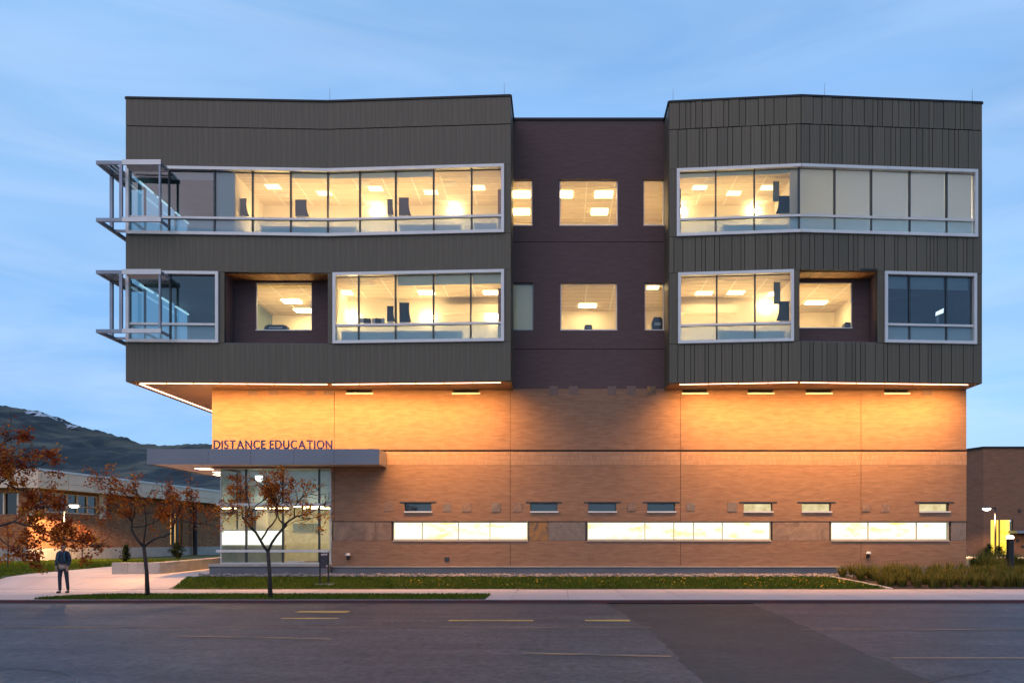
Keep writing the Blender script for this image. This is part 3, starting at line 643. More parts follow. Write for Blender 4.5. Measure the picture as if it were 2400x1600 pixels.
# central rooms
room([(CX0 + .1, .25), (CX1 - .1, .25)], yd(43.6), 13.3, 17.5)
for px, d in ((1322, 40.0), (1415, 40.0), (1405, 42.1), (1222, 40.0), (1222, 42.1)): clight(px, d, 17.5, .75, .75, LIGHT_BRIGHT)
room([(CX0 + .1, .25), (CX1 - .1, .25)], yd(43.2), 8.9, 13.1)
clight(1377, 42.2, 13.1, .8, .6, LIGHT_BRIGHT); clight(1220, 41.0, 13.1, .8, .6, LIGHT_BRIGHT); clight(1530, 39.2, 13.1, .5, .5)
for x, y, z in ((1.2, 2.2, 13.34), (-1.2, 3.0, 13.34), (3.6, 2.2, 13.34), (1.2, 2.2, 8.94), (3.8, 2.4, 8.94)): q = MB(); q.box(x - .3, x + .3, y - .15, y + .15, z, z + .02); q.build('fill_light', FILL, B)  # unseen fill emitters added to the middle rooms
for z0, z1, d in ((10.95, 11.05, 43.0),): q = MB(); q.box(CX0 + .2, CX1 - .2, yd(d) , yd(d) + .15, z0 + .35, z1 + .35); q.build('wall_shelf', ROOMW, B)
for W, a, b, z in ((WL, 1012, 1175, 11.95), (WR, 1596, 1760, 11.95)):
    q = MB(); q.box(wx(W, a), wx(W, b), Y2 - .38, Y2 - .005, z, z + .38); q.build('wall_cabinet', ROOMW, B)
for px, d, z in ((884, 39.75, 16.62), (1066, 39.75, 16.62), (1592, 39.7, 16.6), (1768, 39.7, 16.6), (826, 39.4, 11.82), (1003, 39.4, 11.8), (1157, 39.4, 11.8), (1795, 39.4, 12.3)):
    q = MB(); q.box(fx(px, d) - .22, fx(px, d) + .22, yd(d) - .12, yd(d) - .02, z - .06, z + .1); q.build('wall_lamp', LIGHT_TASK, B)

# unseen fill emitters added below the window sightline to brighten the ceilings
for W, pxs, z, dd in ((WL, (610, 720, 830, 960, 1090), F3, 1.9), (WL, (830, 960, 1100), F2, 1.9), (WR, (1640, 1760), F3, 1.9), (WR, (1650, 1770), F2, 1.9), (WR, (1905,), F3, 1.3), (WL, (600, 690), F2, 3.0), (WR, (1905, 1990), F2, 3.0)):
    for px in pxs:
        x = wx(W, px); y = yd(wd(W, x)) + dd; q = MB(); q.box(x - .3, x + .3, y - .12, y + .12, z + .60, z + .62); q.build('fill_light', FILL, B)
        q = MB(); q.box(x - .32, x + .32, y - .14, y + .14, z + .50, z + .595); q.build('fill_light_housing', STEEL, B)

for px in (1990, 2080, 2170, 2250):
    x = wx(WR, px); y = yd(wd(WR, x)) + 1.5; q = MB(); q.box(x - .3, x + .3, y - .12, y + .12, F3 + .60, F3 + .62); q.build('fill_light', FILL_N, B)  # unseen neutral fill added to brighten the closed shades from behind

# ---- wings: shell
for W, nm in ((WL, 'left'), (WR, 'right')):
    p0, p1, p2 = [wp(W, x) for x, _ in W]
    ins = .16
    poly = [(p0[0] + .02, p0[1] + ins), (p1[0], p1[1] + ins), (p2[0] - .02, p2[1] + ins), (p2[0] - .02, 10), (p0[0] + .02, 10)]
    q = MB(); q.slab(poly, ROOF - .45, ROOF - .2); q.build('roof', COPING, B)
    sp = [(p0[0] + .01, p0[1] + .03), (p1[0], p1[1] + .03), (p2[0] - .01, p2[1] + .03), (p2[0] - .01, .3), (p2[0] - .01, 10), (p0[0] + .01, 10)]
    q = MB(); q.slab(sp, SOF + .002, SOF + .16); so_ = q.build('soffit', SOFFIT, B)
    # strip lights in the soffit, one mesh per tube
    runs = []
    for a, b in ((p0, p1), (p1, p2)):
        runs.append((Vector((*a, 0)), Vector((*b, 0))))
    off = .30; ins0 = .42
    for ri, (a, b) in enumerate(runs):
        a = a.copy(); b = b.copy(); dv = (b - a).normalized(); nn = Vector((-dv.y, dv.x, 0))
        a2 = a + nn * off + dv * (ins0 if ri == 0 else .06); b2 = b + nn * off - dv * (.06 if ri == 0 else ins0)
        L = (b2 - a2).length; k = max(1, round(L / 1.13))
        for i in range(k):
            s, e = a2 + dv * (L * i / k + .022), a2 + dv * (L * (i + 1) / k - .022)
            q = MB(); w = nn * .055
            q.quad(*[tuple(v + Vector((0, 0, SOF - .012))) for v in (s - w, s + w, e + w, e - w)]); q.build('strip_light', STRIP, so_)
    # the luminaires' own beams: one lamp for every other tube, aimed down the brick
    def beam(p, q, aim):
        c = (p + q) / 2; l = bpy.data.lights.new('strip_beam', 'AREA'); l.shape = 'RECTANGLE'; l.size = (q - p).length; l.size_y = .06; l.energy = BEAM * l.size; l.color = (1.0, 0.49, 0.145); l.spread = R(136)
        lo = bpy.data.objects.new('strip_beam', l); col.objects.link(lo); lo.location = (c.x, c.y, SOF - .02)
        dz = (Vector((0, 0, -1)) + aim * .5).normalized(); ux = (q - p).normalized(); uy = (-dz).cross(ux).normalized()
        lo.rotation_euler = Matrix((ux, uy, -dz)).transposed().to_euler()
        lo.parent = so_
    for ri, (a, b) in enumerate(runs):
        dv = (b - a).normalized(); nn = Vector((-dv.y, dv.x, 0)); a2 = a + nn * off + dv * (ins0 if ri == 0 else .06); b2 = b + nn * off - dv * (.06 if ri == 0 else ins0); k = 3
        for i in range(k): beam(a2.lerp(b2, i / k), a2.lerp(b2, (i + 1) / k), nn)
    if nm == 'left':
        for i in range(4): y = p0[1] + .5 + i * 2.2; beam(Vector((p0[0] + .34, y, 0)), Vector((p0[0] + .34, y + 2.2, 0)), Vector((1, 0, 0)))
        xx = p0[0] + .34; y = p0[1] + .5
        while y < 9.4:
            q = MB(); q.quad((xx - .055, y, SOF - .012), (xx - .055, y + 1.09, SOF - .012), (xx + .055, y + 1.09, SOF - .012), (xx + .055, y, SOF - .012)); q.build('strip_light', STRIP, so_); y += 1.13
    # coping along the roof edge
    q = MB()
    for a, b in ((p0, p1), (p1, p2)): q.obox(a, b, ROOF - .055, ROOF + .02, -.35, .05)
    q.box(p0[0] - .05, p0[0] + .3, p0[1] + .0, 10, ROOF - .056, ROOF + .019); q.box(p2[0] - .3, p2[0] + .05, p2[1] + .0, 10, ROOF - .057, ROOF + .018)
    q.build('coping', COPING, B)
    q = MB(); q.box(p0[0] + .05, p2[0] - .05, 9.8, 10, SOF, ROOF - .1); q.build('rear_wall', BACKING, B)

unit_panel = UNIT.mesh('metal_panel', PANEL); unit_panel_l = UNIT.mesh('metal_panel', PANEL_L)
def clad(W, bands, gap, jit, me, widths, sides):
    backing = MB(); pieces = []
    for x0, x1, z0, z1, split in bands:
        for p, q in segs(W, x0, x1):
            backing.obox(p, q, z0, z1, -.16, -.022)
            dx, dy = q[0] - p[0], q[1] - p[1]; L = math.hypot(dx, dy); u = (dx / L, dy / L); n = (u[1], -u[0]); ang = math.atan2(dy, dx)
            s = 0.0
            while s < L - 1e-4:
                w = random.choice(widths) if split else L
                if L - s - w < .16: w = L - s
                pieces.append((p[0] + u[0] * (s + w / 2), p[1] + u[1] * (s + w / 2), n, ang, w, z0, z1)); s += w
    bo = backing.build('cladding', BACKING, B)
    for x, y, n, ang, w, z0, z1 in pieces:
        t = .03 + random.uniform(0, jit)
        o = link('metal_panel', me, bo); o.rotation_euler = (0, 0, ang); o.scale = (w - gap, t, z1 - z0 - .012)
        c = -.021 + t / 2; o.location = (x + n[0] * c, y + n[1] * c, (z0 + z1) / 2)
    # side walls of the wing
    for sx, y0, y1, z0, z1 in sides:
        q = MB(); q.box(sx[0], sx[1], y0, y1, z0, z1); q.build('side_cladding', PANEL_L, bo)
    return bo
TOPB = ROOF - .058
def bands(W, extra3, extra2):
    a, b = W[0][0], W[2][0]
    r = [(a, b, SEAM + .012, TOPB, 1), (a, b, Z3[2] + .004, SEAM - .012, 1), (a, b, Z2[2] + .004, Z3[0] - .004, 1), (a, b, SOF, Z2[0] - .004, 1)]
    r += [(wx(W, p), wx(W, q), Z3[0], Z3[2], 0) for p, q in extra3]
    r += [(wx(W, p), wx(W, q), Z2[0], Z2[2], 0) for p, q in extra2]
    return r
XL, XR = WL[0][0], WL[2][0]
bl = bands(WL, [], [(513, 526), (768.5, 781)])
bl += [(wx(WL, 1182), XR, Z3[0], Z3[2], 0), (wx(WL, 1182), XR, Z2[0], Z2[2], 0)]
yl, yr = yd(36.03), yd(35.86)
clad(WL, bl, .0035, .002, unit_panel_l, [.38, .52, .62, .75], [((XL, XL + .1), yl + .17, 10, Z3[2], TOPB), ((XL, XL + .1), yl + .17, 10, Z2[2] + .003, Z3[0] - .003), ((XL, XL + .1), yl + .17, 10, SOF, Z2[0] - .003),
     ((XL, XL + .1), 4.0, 10, Z3[0], Z3[2]), ((XL, XL + .1), 4.0, 10, Z2[0], Z2[2]), ((XR - .1, XR), yr + .17, -.002, SOF, TOPB), ((XR - .1, XR), .002, 10, ROOF + .1 - .7, TOPB)])
XL2, XR2 = WR[0][0], WR[2][0]
br = bands(WR, [], [(1860, 1874), (2055.5, 2072)])
br += [(XL2, wx(WR, 1586), Z3[0], Z3[2], 0), (XL2, wx(WR, 1589), Z2[0], Z2[2], 0), (wx(WR, 2289.5), XR2, Z3[0], Z3[2], 0), (wx(WR, 2287), XR2, Z2[0], Z2[2], 0)]
yl, yr = yd(36.38), yd(36.45)
clad(WR, br, .026, .022, unit_panel, [.15, .20, .26, .36, .42, .42, .5], [((XL2, XL2 + .1), yl + .17, -.002, SOF, TOPB), ((XL2, XL2 + .1), .002, 10, ROOF - .6, TOPB), ((XR2 - .1, XR2), yr + .17, 10, SOF, TOPB)])

# ---- framed windows of the wings
def framed(W, x0, x1, zs, mull_px, top_shades=(), full_shades=(), dark=False, ndark=0):
    z0, zt, z1 = zs; fw = .12; f = MB()
    for p, q in segs(W, x0, x1):
        f.obox(p, q, z0, z0 + fw, -.12, .11); f.obox(p, q, z1 - fw, z1, -.12, .11)
    def post(x, w, za, zb, t0, t1, mb, side=0):
        a, b = (x - w / 2, x + w / 2) if side == 0 else ((x, x + w) if side > 0 else (x - w, x))
        for p, q in segs(W, a, b): mb.obox(p, q, za, zb, t0, t1)
    post(x0, fw, z0 + fw, z1 - fw, -.12, .108, f, 1)
    post(x1, fw, z0 + fw, z1 - fw, -.12, .108, f, -1)
    wo = f.build('window', ALU, B)
    xs = [x0 + fw] + [wx(W, p) for p in mull_px] + [x1 - fw]
    t = MB()
    for p, q in segs(W, x0 + fw, x1 - fw): t.obox(p, q, zt - .045, zt + .045, -.10, .045)
    t.build('transom', ALU, wo)
    for x in xs[1:-1]:
        q = MB(); post(x, .065, z0 + fw, zt - .046, -.13, -.01, q); post(x, .065, zt + .046, z1 - fw, -.13, -.01, q); q.build('mullion', MULL, wo)
    for i, (a, b) in enumerate(zip(xs, xs[1:])):
        for za, zb, gm in ((z0 + fw, zt - .045, GLASS_LOW), (zt + .045, z1 - fw, GLASS_DARK if (dark or (not dark and i < ndark)) else GLASS)):
            q = MB()
            for p, r in segs(W, a + .0, b - .0):
                q.quad((p[0], p[1] + .06, za), (r[0], r[1] + .06, za), (r[0], r[1] + .06, zb), (p[0], p[1] + .06, zb))
            q.build('pane', gm, wo)
    for a, b, drop in top_shades:
        q = MB()
        for p, r in segs(W, wx(W, a), wx(W, b)): q.obox(p, r, z1 - fw - drop, z1 - fw, -.165, -.16)
        q.build('roller_shade', SHADE, wo)
    for a, b, foot in full_shades:
        q = MB()
        for p, r in segs(W, wx(W, a), wx(W, b)): q.obox(p, r, foot, z1 - fw, -.165, -.16)
        q.build('roller_shade', SHADE_B if W is WL else SHADE_T, wo)
    return wo
w3l = framed(WL, XL + .03, wx(WL, 1182), Z3, (395, 502, 591.6, 681, 768, 843, 927, 1016, 1105), [(398, 500, .34), (683, 766, .2), (770, 842, .2), (845, 925, .22), (929, 1014, .22)], [(504, 547, Z3[1])], ndark=2)
w2l = framed(WL, XL + .03, wx(WL, 513), Z2, (398,), dark=True)
w2l2 = framed(WL, wx(WL, 781), wx(WL, 1182), Z2, (840, 926.5, 1015.5, 1103), [(930, 1013, .4), (1018, 1101, .38), (1106, 1176, .38)])
w3r = framed(WR, wx(WR, 1586), wx(WR, 2289.5), Z3, (1677.6, 1768, 1873, 1957, 2043, 2133, 2220), [(1592, 1676, .18), (1680, 1766, .16), (1770, 1850, .16)], [(1852, 1871, Z3[0] + .1), (1875, 1955.5, Z3[0] + .1), (1958, 2041.5, Z3[0] + .1), (2044, 2131.5, Z3[0] + .1), (2134, 2218.5, Z3[0] + .1), (2221, 2282, Z3[0] + .1)])
w2r = framed(WR, wx(WR, 1589), wx(WR, 1860), Z2, (1680, 1769.5))
w2r2 = framed(WR, wx(WR, 2072), wx(WR, 2287), Z2, (2132.5, 2219), [(2080, 2129, .52), (2135, 2216, .52), (2222, 2273, .52)], dark=True)
# glazed return of the left corner
for zs in (Z3, Z2):
    q = MB(); q.box(XL, XL + .06, yd(36.2), 4.0, zs[0], zs[0] + .12).box(XL, XL + .06, yd(36.2), 4.0, zs[2] - .12, zs[2]).box(XL, XL + .06, yd(36.2), 4.0, zs[1] - .045, zs[1] + .045)
    wo = q.build('side_window', ALU, B)
    ys = [yd(36.2), -.4, 1.1, 2.6, 4.0]
    for a, b in zip(ys, ys[1:]):
        q = MB(); q.quad((XL + .04, b, zs[0] + .12), (XL + .04, a, zs[0] + .12), (XL + .04, a, zs[2] - .12), (XL + .04, b, zs[2] - .12)); q.build('pane', GLASS_SIDE, wo)
        q = MB(); q.box(XL + .01, XL + .09, b - .04, b + .03, zs[0] + .121, zs[2] - .121); q.build('mullion', MULL, wo)
    zc = (C3 if zs is Z3 else C2) - .25
    for d0, d1 in ((36.6, 37.8), (38.2, 39.5), (40.0, 41.4)):
        q = MB(); q.tube([(-17.2, yd(d0), zc), (-17.2, yd(d1), zc)], .04, 6); q.build('cool_tube', TUBE_COOL, B)  # thin blue glowing tubes running back along the side glass

# ---- niches on the second floor
def niche(W, a, b, dback, wa, wb, wy0, wy1, warm_first):
    x0, x1 = wx(W, a), wx(W, b); y0, y1 = yd(wd(W, x0)), yd(wd(W, x1)); yb = yd(dback)
    z0, z1 = Z2[0], Z2[2]
    q = MB(); q.box(x0 - .12, x0, y0 + .165, yb, z0, z1); no = q.build('niche_side', BRICK_UP, B); q = MB(); q.box(x1, x1 + .12, y1 + .165, yb, z0, z1); q.build('niche_side', BRICK_UP, B)
    q = MB(); q.hexa([(x0, y0 + .02, z0 - .12), (x1, y1 + .02, z0 - .12), (x1, yb, z0 - .12), (x0, yb, z0 - .12), (x0, y0 + .02, z0 + .02), (x1, y1 + .02, z0 + .02), (x1, yb, z0 + .05), (x0, yb, z0 + .05)]); q.build('niche_floor', CONC_D, no)
    q = MB(); q.box(x0, x1, min(y0, y1) + .17, yb, z1 + .02, z1 + .1); q.build('ceiling_backing', BACKING, no)
    n = max(6, round((x1 - x0) / .145))
    for i in range(n):
        s = x0 + (x1 - x0) * i / n; e = x0 + (x1 - x0) * (i + 1) / n
        q = MB(); q.box(s + .008, e - .008, max(y0, y1) + .03, yb, z1 - .02 - .003 * (i % 2), z1 + .018); q.build('ceiling_board', WOOD, no)
    hx0, hx1, hz0, hz1 = fx(wa, dback), fx(wb, dback), fz(wy1, dback), fz(wy0, dback)
    wall_holes('niche_back', BRICK_UP, x0, x1, z0, z1 - .025, [(hx0, hx1, hz0, hz1)], y=yb, t=.2, parent=no)
    fw = .04; f = MB(); y = yb + .06
    f.box(hx0, hx1, y - .1, y + .05, hz0, hz0 + fw).box(hx0, hx1, y, y + .05, hz1 - fw, hz1).box(hx0, hx0 + fw, y, y + .05, hz0 + fw, hz1 - fw).box(hx1 - fw, hx1, y, y + .05, hz0 + fw, hz1 - fw)
    wo = f.build('window', ALU, B); q = MB(); q.quad((hx0 + fw, y + .03, hz0 + fw), (hx1 - fw, y + .03, hz0 + fw), (hx1 - fw, y + .03, hz1 - fw), (hx0 + fw, y + .03, hz1 - fw)); q.build('pane', GLASS, wo)
niche(WL, 526, 768, 37.3, 599, 731, 661.5, 775, True)
niche(WR, 1874, 2055, 37.05, 1868, 1998, 661.5, 770, False)

# ---- sunshades wrapped round the left corner
for zt, zb in ((16.88, 14.62), (12.56, 10.23)):
    xl, xr, yf, yb_ = -18.23, fx(375, 35.25), yd(35.25), yd(37.9)
    t = empty('sunshade', (xl, yf, zb)); t.parent = B; t.matrix_parent_inverse = Matrix.Translation((0, 0, -.54))
    for z in (zt, zb):
        q = MB(); q.box(xl - .05, xr + .04, yf - .05, yf + .05, z - .07, z + .07)
        q.box(xl - .05, xl + .05, yf + .051, yb_, z - .07, z + .07)
        q.box(xr - .04, xr + .04, yf + .051, yd(36.03) - .05, z - .05, z + .05)
        q.box(xl + .051, XL, yd(36.5) - .04, yd(36.5) + .04, z - .05, z + .05); q.box(xl + .051, XL, yd(37.8) - .04, yd(37.8) + .04, z - .05, z + .05); q.build('frame', STEEL, t)
    for x, y in ((xl, yd(36.35)), (fx(284, 35.25), yf), (xr, yf), (xl, yd(37.85))):
        w = .06 if x != xr else .035
        q = MB(); q.box(x - w, x + w, y - .048 if y == yf else y - w, y + .048 if y == yf else y + w, zb + .071, zt - .071); q.build('post', STEEL, t)
    for i in range(3):
        y = yf - .055 + i * .27; z = zt + .075
        q = MB(); a, b = fx(288, 35.25), xr + .06
        q.hexa([(a, y, z - .03), (b, y, z - .03), (b, y + .17, z - .15), (a, y + .17, z - .15), (a, y - .03, z + .01), (b, y - .03, z + .01), (b, y + .17, z - .12), (a, y + .17, z - .12)]) if i else q.box(a, b, y - .02, y + .0, z - .17, z + .03)
        q.build('blade', ALU, t)
    q = MB(); q.box(fx(288, 35.25), xr + .06, yf - .075, yf - .055, zb - .08, zb + .09); q.build('blade', ALU, t)
    for i in range(3): q = MB(); q.box(xl + .1 + i * .2, xl + .25 + i * .2, yf + .2, yb_, zt - .02, zt + .01); q.build('blade', STEEL, t)

# ---- canopy over the entrance
cd = 36.4; cx0, cx1, cz0, cz1 = fx(344, cd), fx(888, cd), fz(1087.5, cd), fz(1051.5, cd)
canopy = MB(); canopy.slab([(cx0 + .02, yd(cd) + .03), (cx1 - .02, yd(cd) + .03), (cx1 - .02, -.002), (BX0 - .05, -.002), (BX0 - .05, 7), (cx0 + .02, 7)], cz0 + .05, cz1 - .02)
can = canopy.build('canopy', M('canopy soffit', (0.62, 0.50, 0.42), 0.6), B)
ed = [344, 400 + 345 / 3.92, 400 + 735 / 3.92, 400 + 1130 / 3.92, 400 + 1500 / 3.92, 888]
for a, b in zip(ed, ed[1:]):
    q = MB(); q.box(fx(a, cd) + .006, fx(b, cd) - .006, yd(cd), yd(cd) + .028, cz0, cz1); q.build('fascia_panel', FASCIA, can)
q = MB(); q.box(cx1 - .018, cx1 + .01, yd(cd) + .03, -.004, cz0, cz1); q.build('fascia_panel', FASCIA, can)
q = MB(); q.box(cx0, cx0 + .018, yd(cd) + .03, 7, cz0, cz1); q.build('fascia_panel', FASCIA, can)
for x, y in ((-15.6, 1.2), (-15.6, 3.2), (-16.2, 4.8)):
    q = MB(); q.box(x - .3, x + .3, y - .3, y + .3, cz0 + .03, cz0 + .045); q.build('canopy_light', LIGHT_CAN, can)

# ---- glazed entrance bay
ed_ = 38.3; ey = yd(ed_); ex0, ex1 = fx(517, ed_), fx(777, ed_); ez0, ez1 = fz(1319, ed_), fz(1099, ed_)
zt1, zt2 = fz(1182, ed_), fz(1290.5, ed_)
q = MB(); q.box(ex0 - .15, ex1, ey - .08, ey + .06, ez1, ez1 + .1); q.box(ex0, ex1, ey - .04, ey + .04, ez0 - .03, ez0 + .03); q.box(ex1 - .07, ex1, ey - .04, ey + .04, ez0 + .03, ez1); q.box(ex0, ex0 + .05, ey - .04, ey + .04, ez0 + .03, ez1)
ent = q.build('entrance_glazing', ALU, B)
for z in (zt1, zt2): q = MB(); q.box(ex0 - .15, ex1 - .071, ey - .12, ey + .03, z - .055, z + .055); q.build('transom', ALU, ent)
mx = [ex0 + .05] + [fx(p, ed_) for p in (577, 663, 748)] + [ex1 - .07]
for x in mx[1:-1]: q = MB(); q.box(x - .035, x + .035, ey - .035, ey + .1, ez0 + .031, ez1 - .001); q.build('mullion', MULL, ent)
for a, b in zip(mx, mx[1:]):
    for za, zb in ((ez0 + .03, zt2 - .055), (zt2 + .055, zt1 - .055), (zt1 + .055, ez1)):
        q = MB(); q.quad((a, ey, za), (b, ey, za), (b, ey, zb), (a, ey, zb)); q.build('pane', GLASS_ENT if za < zt1 else GLASS_DARK, ent)
# side of the bay
for y in (2.2, 4.2, 6.2):
    q = MB(); q.box(ex0, ex0 + .06, y - .04, y + .04, ez0, ez1); q.build('mullion', MULL, ent)
    q = MB(); q.quad((ex0 + .03, y - .04, ez0), (ex0 + .03, y - 1.96, ez0), (ex0 + .03, y - 1.96, ez1), (ex0 + .03, y - .04, ez1)); q.build('pane', GLASS_ENT, ent)
ENTW = M('entrance hall wall', (0.72, 0.66, 0.46), 0.8)
GREYW = M('grey hall wall', (0.55, 0.56, 0.50), 0.8)
q = MB(); q.quad((ex0 + .08, yd(42.6), ez0), (ex1 + 2, yd(42.6), ez0), (ex1 + 2, yd(42.6), zt1 + .1), (ex0 + .08, yd(42.6), zt1 + .1)); q.quad((ex1 + .3, yd(42.6), ez0), (ex1 + .3, ey + .1, ez0), (ex1 + .3, ey + .1, ez1), (ex1 + .3, yd(42.6), ez1)); q.build('hall_wall', ENTW, B)
q = MB(); q.quad((ex0 + .08, yd(40.6), zt1 + .02), (ex1 + .3, yd(40.6), zt1 + .02), (ex1 + .3, yd(40.6), ez1 + .3), (ex0 + .08, yd(40.6), ez1 + .3)); q.build('upper_hall_wall', GREYW, B)
q = MB(); q.box(ex0 + .08, ex1 + .3, yd(39.0), yd(42.6), zt1 - .02, zt1 + .06); q.build('hall_ceiling', ROOMW, B)
q = MB(); q.box(ex0 + .08, ex1 + .3, ey + .1, yd(42.7), ez1 + .1, ez1 + .2); q.build('hall_roof', GREYW, B)
q = MB(); q.box(ex0 + .05, ex1 + .3, ey + .05, yd(42.6), ez0 - .2, ez0 - .06); q.build('hall_floor', CONC, B)
for x, y, w in ((ex0 + 3.4, 1.7, 1.3), (ex0 + 1.2, 3.4, 1.5), (ex0 + 3.4, 3.4, 1.5)): q = MB(); q.box(x - w / 2, x + w / 2, y - .05, y + .05, zt1 - .05, zt1 - .03); q.build('ceiling_light', LIGHT_TASK, B)
for x in (ex0 + 1.0, ex0 + 3.4): q = MB(); q.box(x - .5, x + .5, 2.2, 2.35, zt1 + .062, zt1 + .075); q.build('fill_light', FILL_HALL, B)  # fill emitters added to lift the upper hall wall
for a, b in ((685, 700), (702, 716), (718, 733), (735, 745)):
    q = MB(); q.box(fx(a, 42.4), fx(b, 42.4), yd(42.5), yd(42.58), fz(1246, 42.5), fz(1226, 42.5)); q.build('hall_panel', ROOMD, B)
q = MB(); q.box(ex0 + .2, ex0 + .75, yd(42.2), yd(42.5), ez0, zt1 - .03); q.build('hall_column', ROOMW, B)

# ---- lightning rods on the roof
for px, W in ((770, WL), (1181, WL), (1579, WR), (1936, WR), (2284, WR)):
    x = wx(W, px); y = yd(wd(W, x)) + .2; q = MB(); q.tube([(x, y, ROOF), (x, y, ROOF + .62)], [.012, .006], 5); q.build('lightning_rod', STEEL, B)

# ------------------------------------------------------------------ sign letters on the canopy
LETTER = M('blue grey sign metal', (0.04, 0.06, 0.19), 0.45, 0.3)
sd = 36.55; sz = cz1 + .01
SG = empty('building_sign', (fx(640, sd), yd(sd), sz), 'blue grey metal letters DISTANCE EDUCATION standing on the canopy', 'sign')
def letter_mesh(ch):
    cu = bpy.data.curves.new('letter', 'FONT'); cu.body = ch; cu.size = 1.0; cu.extrude = .07; cu.offset = .012
    ob = bpy.data.objects.new('tmp', cu); col.objects.link(ob); dg = bpy.context.evaluated_depsgraph_get(); dg.update()
    me = bpy.data.meshes.new_from_object(ob.evaluated_get(dg)); bpy.data.objects.remove(ob); me.materials.clear(); me.materials.append(LETTER); return me
txt = 'DISTANCE EDUCATION'; cache = {}; wids = []
for ch in txt:
    if ch == ' ': wids.append(.30); continue
    if ch not in cache: cache[ch] = letter_mesh(ch)
    xs_ = [v.co.x for v in cache[ch].vertices]; wids.append(max(xs_) - min(xs_) + .13)
tot = sum(wids) - .13; xa, xb = fx(501, sd), fx(779, sd); sc_ = (xb - xa) / tot; lh = .35; x = xa
capz = max(v.co.y for v in cache['D'].vertices)
for ch, w in zip(txt, wids):
    if ch != ' ':
        me = cache[ch]; x0_ = min(v.co.x for v in me.vertices)
        o = bpy.data.objects.new('letter', me); col.objects.link(o); o.parent = SG
        o.rotation_euler = (R(90), 0, 0); o.scale = (sc_, lh / capz, .45); o.location = (x - x0_ * sc_ - SG.location.x, 0, .01)
    x += w * sc_

# ------------------------------------------------------------------ things inside the rooms
def desk(W, a, b, z, dd, label, screens=(), flip=False):
    x0, x1 = wx(W, a), wx(W, b); xm = (x0 + x1) / 2
    y0 = max(yd(wd(W, x)) for x in (x0, xm, x1)) + dd
    t = empty('office_desk', (xm, y0 + .3, z), label, 'desk', 'desks behind the office windows')
    q = MB(); q.box(x0, x1, y0, y0 + .7, z + .70, z + .735); q.build('desk_top', WHITEPAINT, t)
    q = MB(); q.box(x0 + .02, x1 - .02, y0 + .01, y0 + .04, z + .08, z + .695); q.build('front_panel', DESKBLUE, t)
    for s in (x0 + .02, x1 - .06): q = MB(); q.box(s, s + .04, y0 + .05, y0 + .66, z, z + .698); q.build('leg', STEEL, t)
def screen(W, a, b, ya, yb, lab, dd=.75, flip=False, group='dark desk screens'):
    x0, x1 = wx(W, a), wx(W, b); d = wd(W, x0) + dd; z0, z1 = fz(yb, d), fz(ya, d); X0, X1 = fx(a, d), fx(b, d); w = X1 - X0
    pts = [(0, 0), (1.25, 0), (1.12, .18), (1.02, .42), (.97, .7), (1.0, 1.0), (0, 1.0)]
    if flip: pts = [(1 - u, v) for u, v in reversed(pts)]
    t = empty('desk_screen', (X0 + w / 2, yd(d), z0), lab, 'screen', group)
    q = MB(); q.prism([(X0 + u * w, z0 + v * (z1 - z0)) for u, v in pts], yd(d), yd(d) + .06); q.build('panel', NAVY, t)
    q = MB(); q.box(X0 + .1 * w, X0 + .9 * w, yd(d) - .05, yd(d) + .25, z0 - .025, z0 - .001); q.build('foot', STEEL, t)
desk(WL, 600, 690, F3, .5, 'pale blue fronted desk left of the bend in the upper left window band')
desk(WL, 684, 826, F3, .55, 'long pale blue fronted desk at the bend in the upper left window band')
desk(WL, 930, 1075, F3, .5, 'pale blue fronted desk right of the middle of the upper left window band')
desk(WL, 1108, 1160, F3, .5, 'short pale blue desk at the right end of the upper left window band')
screen(WL, 549, 577, 465, 506, 'dark curved screen at the left end of the lit upper left office')
screen(WL, 692, 718, 468, 507, 'dark curved screen just left of the bend, upper left office')
screen(WL, 935, 958, 463, 505, 'tall dark curved screen right of centre, upper left office')
screen(WL, 908, 920, 467, 503, 'narrow dark screen behind the mullion, upper left office', dd=1.1)
desk(WL, 792, 915, F2, .5, 'pale blue fronted desk at the left of the lower left office window')
desk(WL, 918, 1080, F2, .52, 'pale blue fronted desk at the middle of the lower left office window')
screen(WL, 936, 959, 709, 755, 'dark curved screen in the lower left office window')
screen(WL, 907, 922, 717, 753, 'narrow dark screen beside the mullion of the lower left office', dd=1.0)
for a, b, n_, lab in ((844, 868, 3, 'left short row of dark binders in the lower left office'), (872, 901, 4, 'right short row of dark binders in the lower left office')):
    d = 37.2; t = empty('binder_row', (fx(a, d), yd(d), fz(757, d)), lab, 'binders', 'binder rows')
    for i in range(n_):
        q = MB(); xa_ = fx(a + (b - a) * i / n_, d); xb_ = fx(a + (b - a) * (i + .92) / n_, d); q.box(xa_, xb_, yd(d), yd(d) + .26, fz(757, d), fz(746 - (i % 2), d)); q.build('binder', NAVY if i % 3 else STEEL, t)
desk(WR, 1700, 1860, F3, .5, 'pale blue fronted desk in the upper right office')
screen(WR, 1825, 1852, 459, 500, 'dark flared screen in the upper right office beside the shades', flip=True)
desk(WR, 1690, 1852, F2, .5, 'pale blue fronted desk in the lower right office')
screen(WR, 1826, 1850, 706, 751, 'dark flared screen in the lower right office', flip=True)
for W_, a, b, ya, yb, lab in ((WR, 1812, 1826, 425, 472, 'grey hanging panel above the screen in the upper right office'), (WR, 1814, 1829, 661, 712, 'grey hanging panel above the screen in the lower right office')):
    d = wd(W_, wx(W_, a)) + 1.0; q = MB(); q.box(fx(a, d), fx(b, d), yd(d), yd(d) + .05, fz(yb, d), fz(ya, d)); tag(q.build('hanging_panel', ROOMD), lab, 'panel', 'hanging panels')
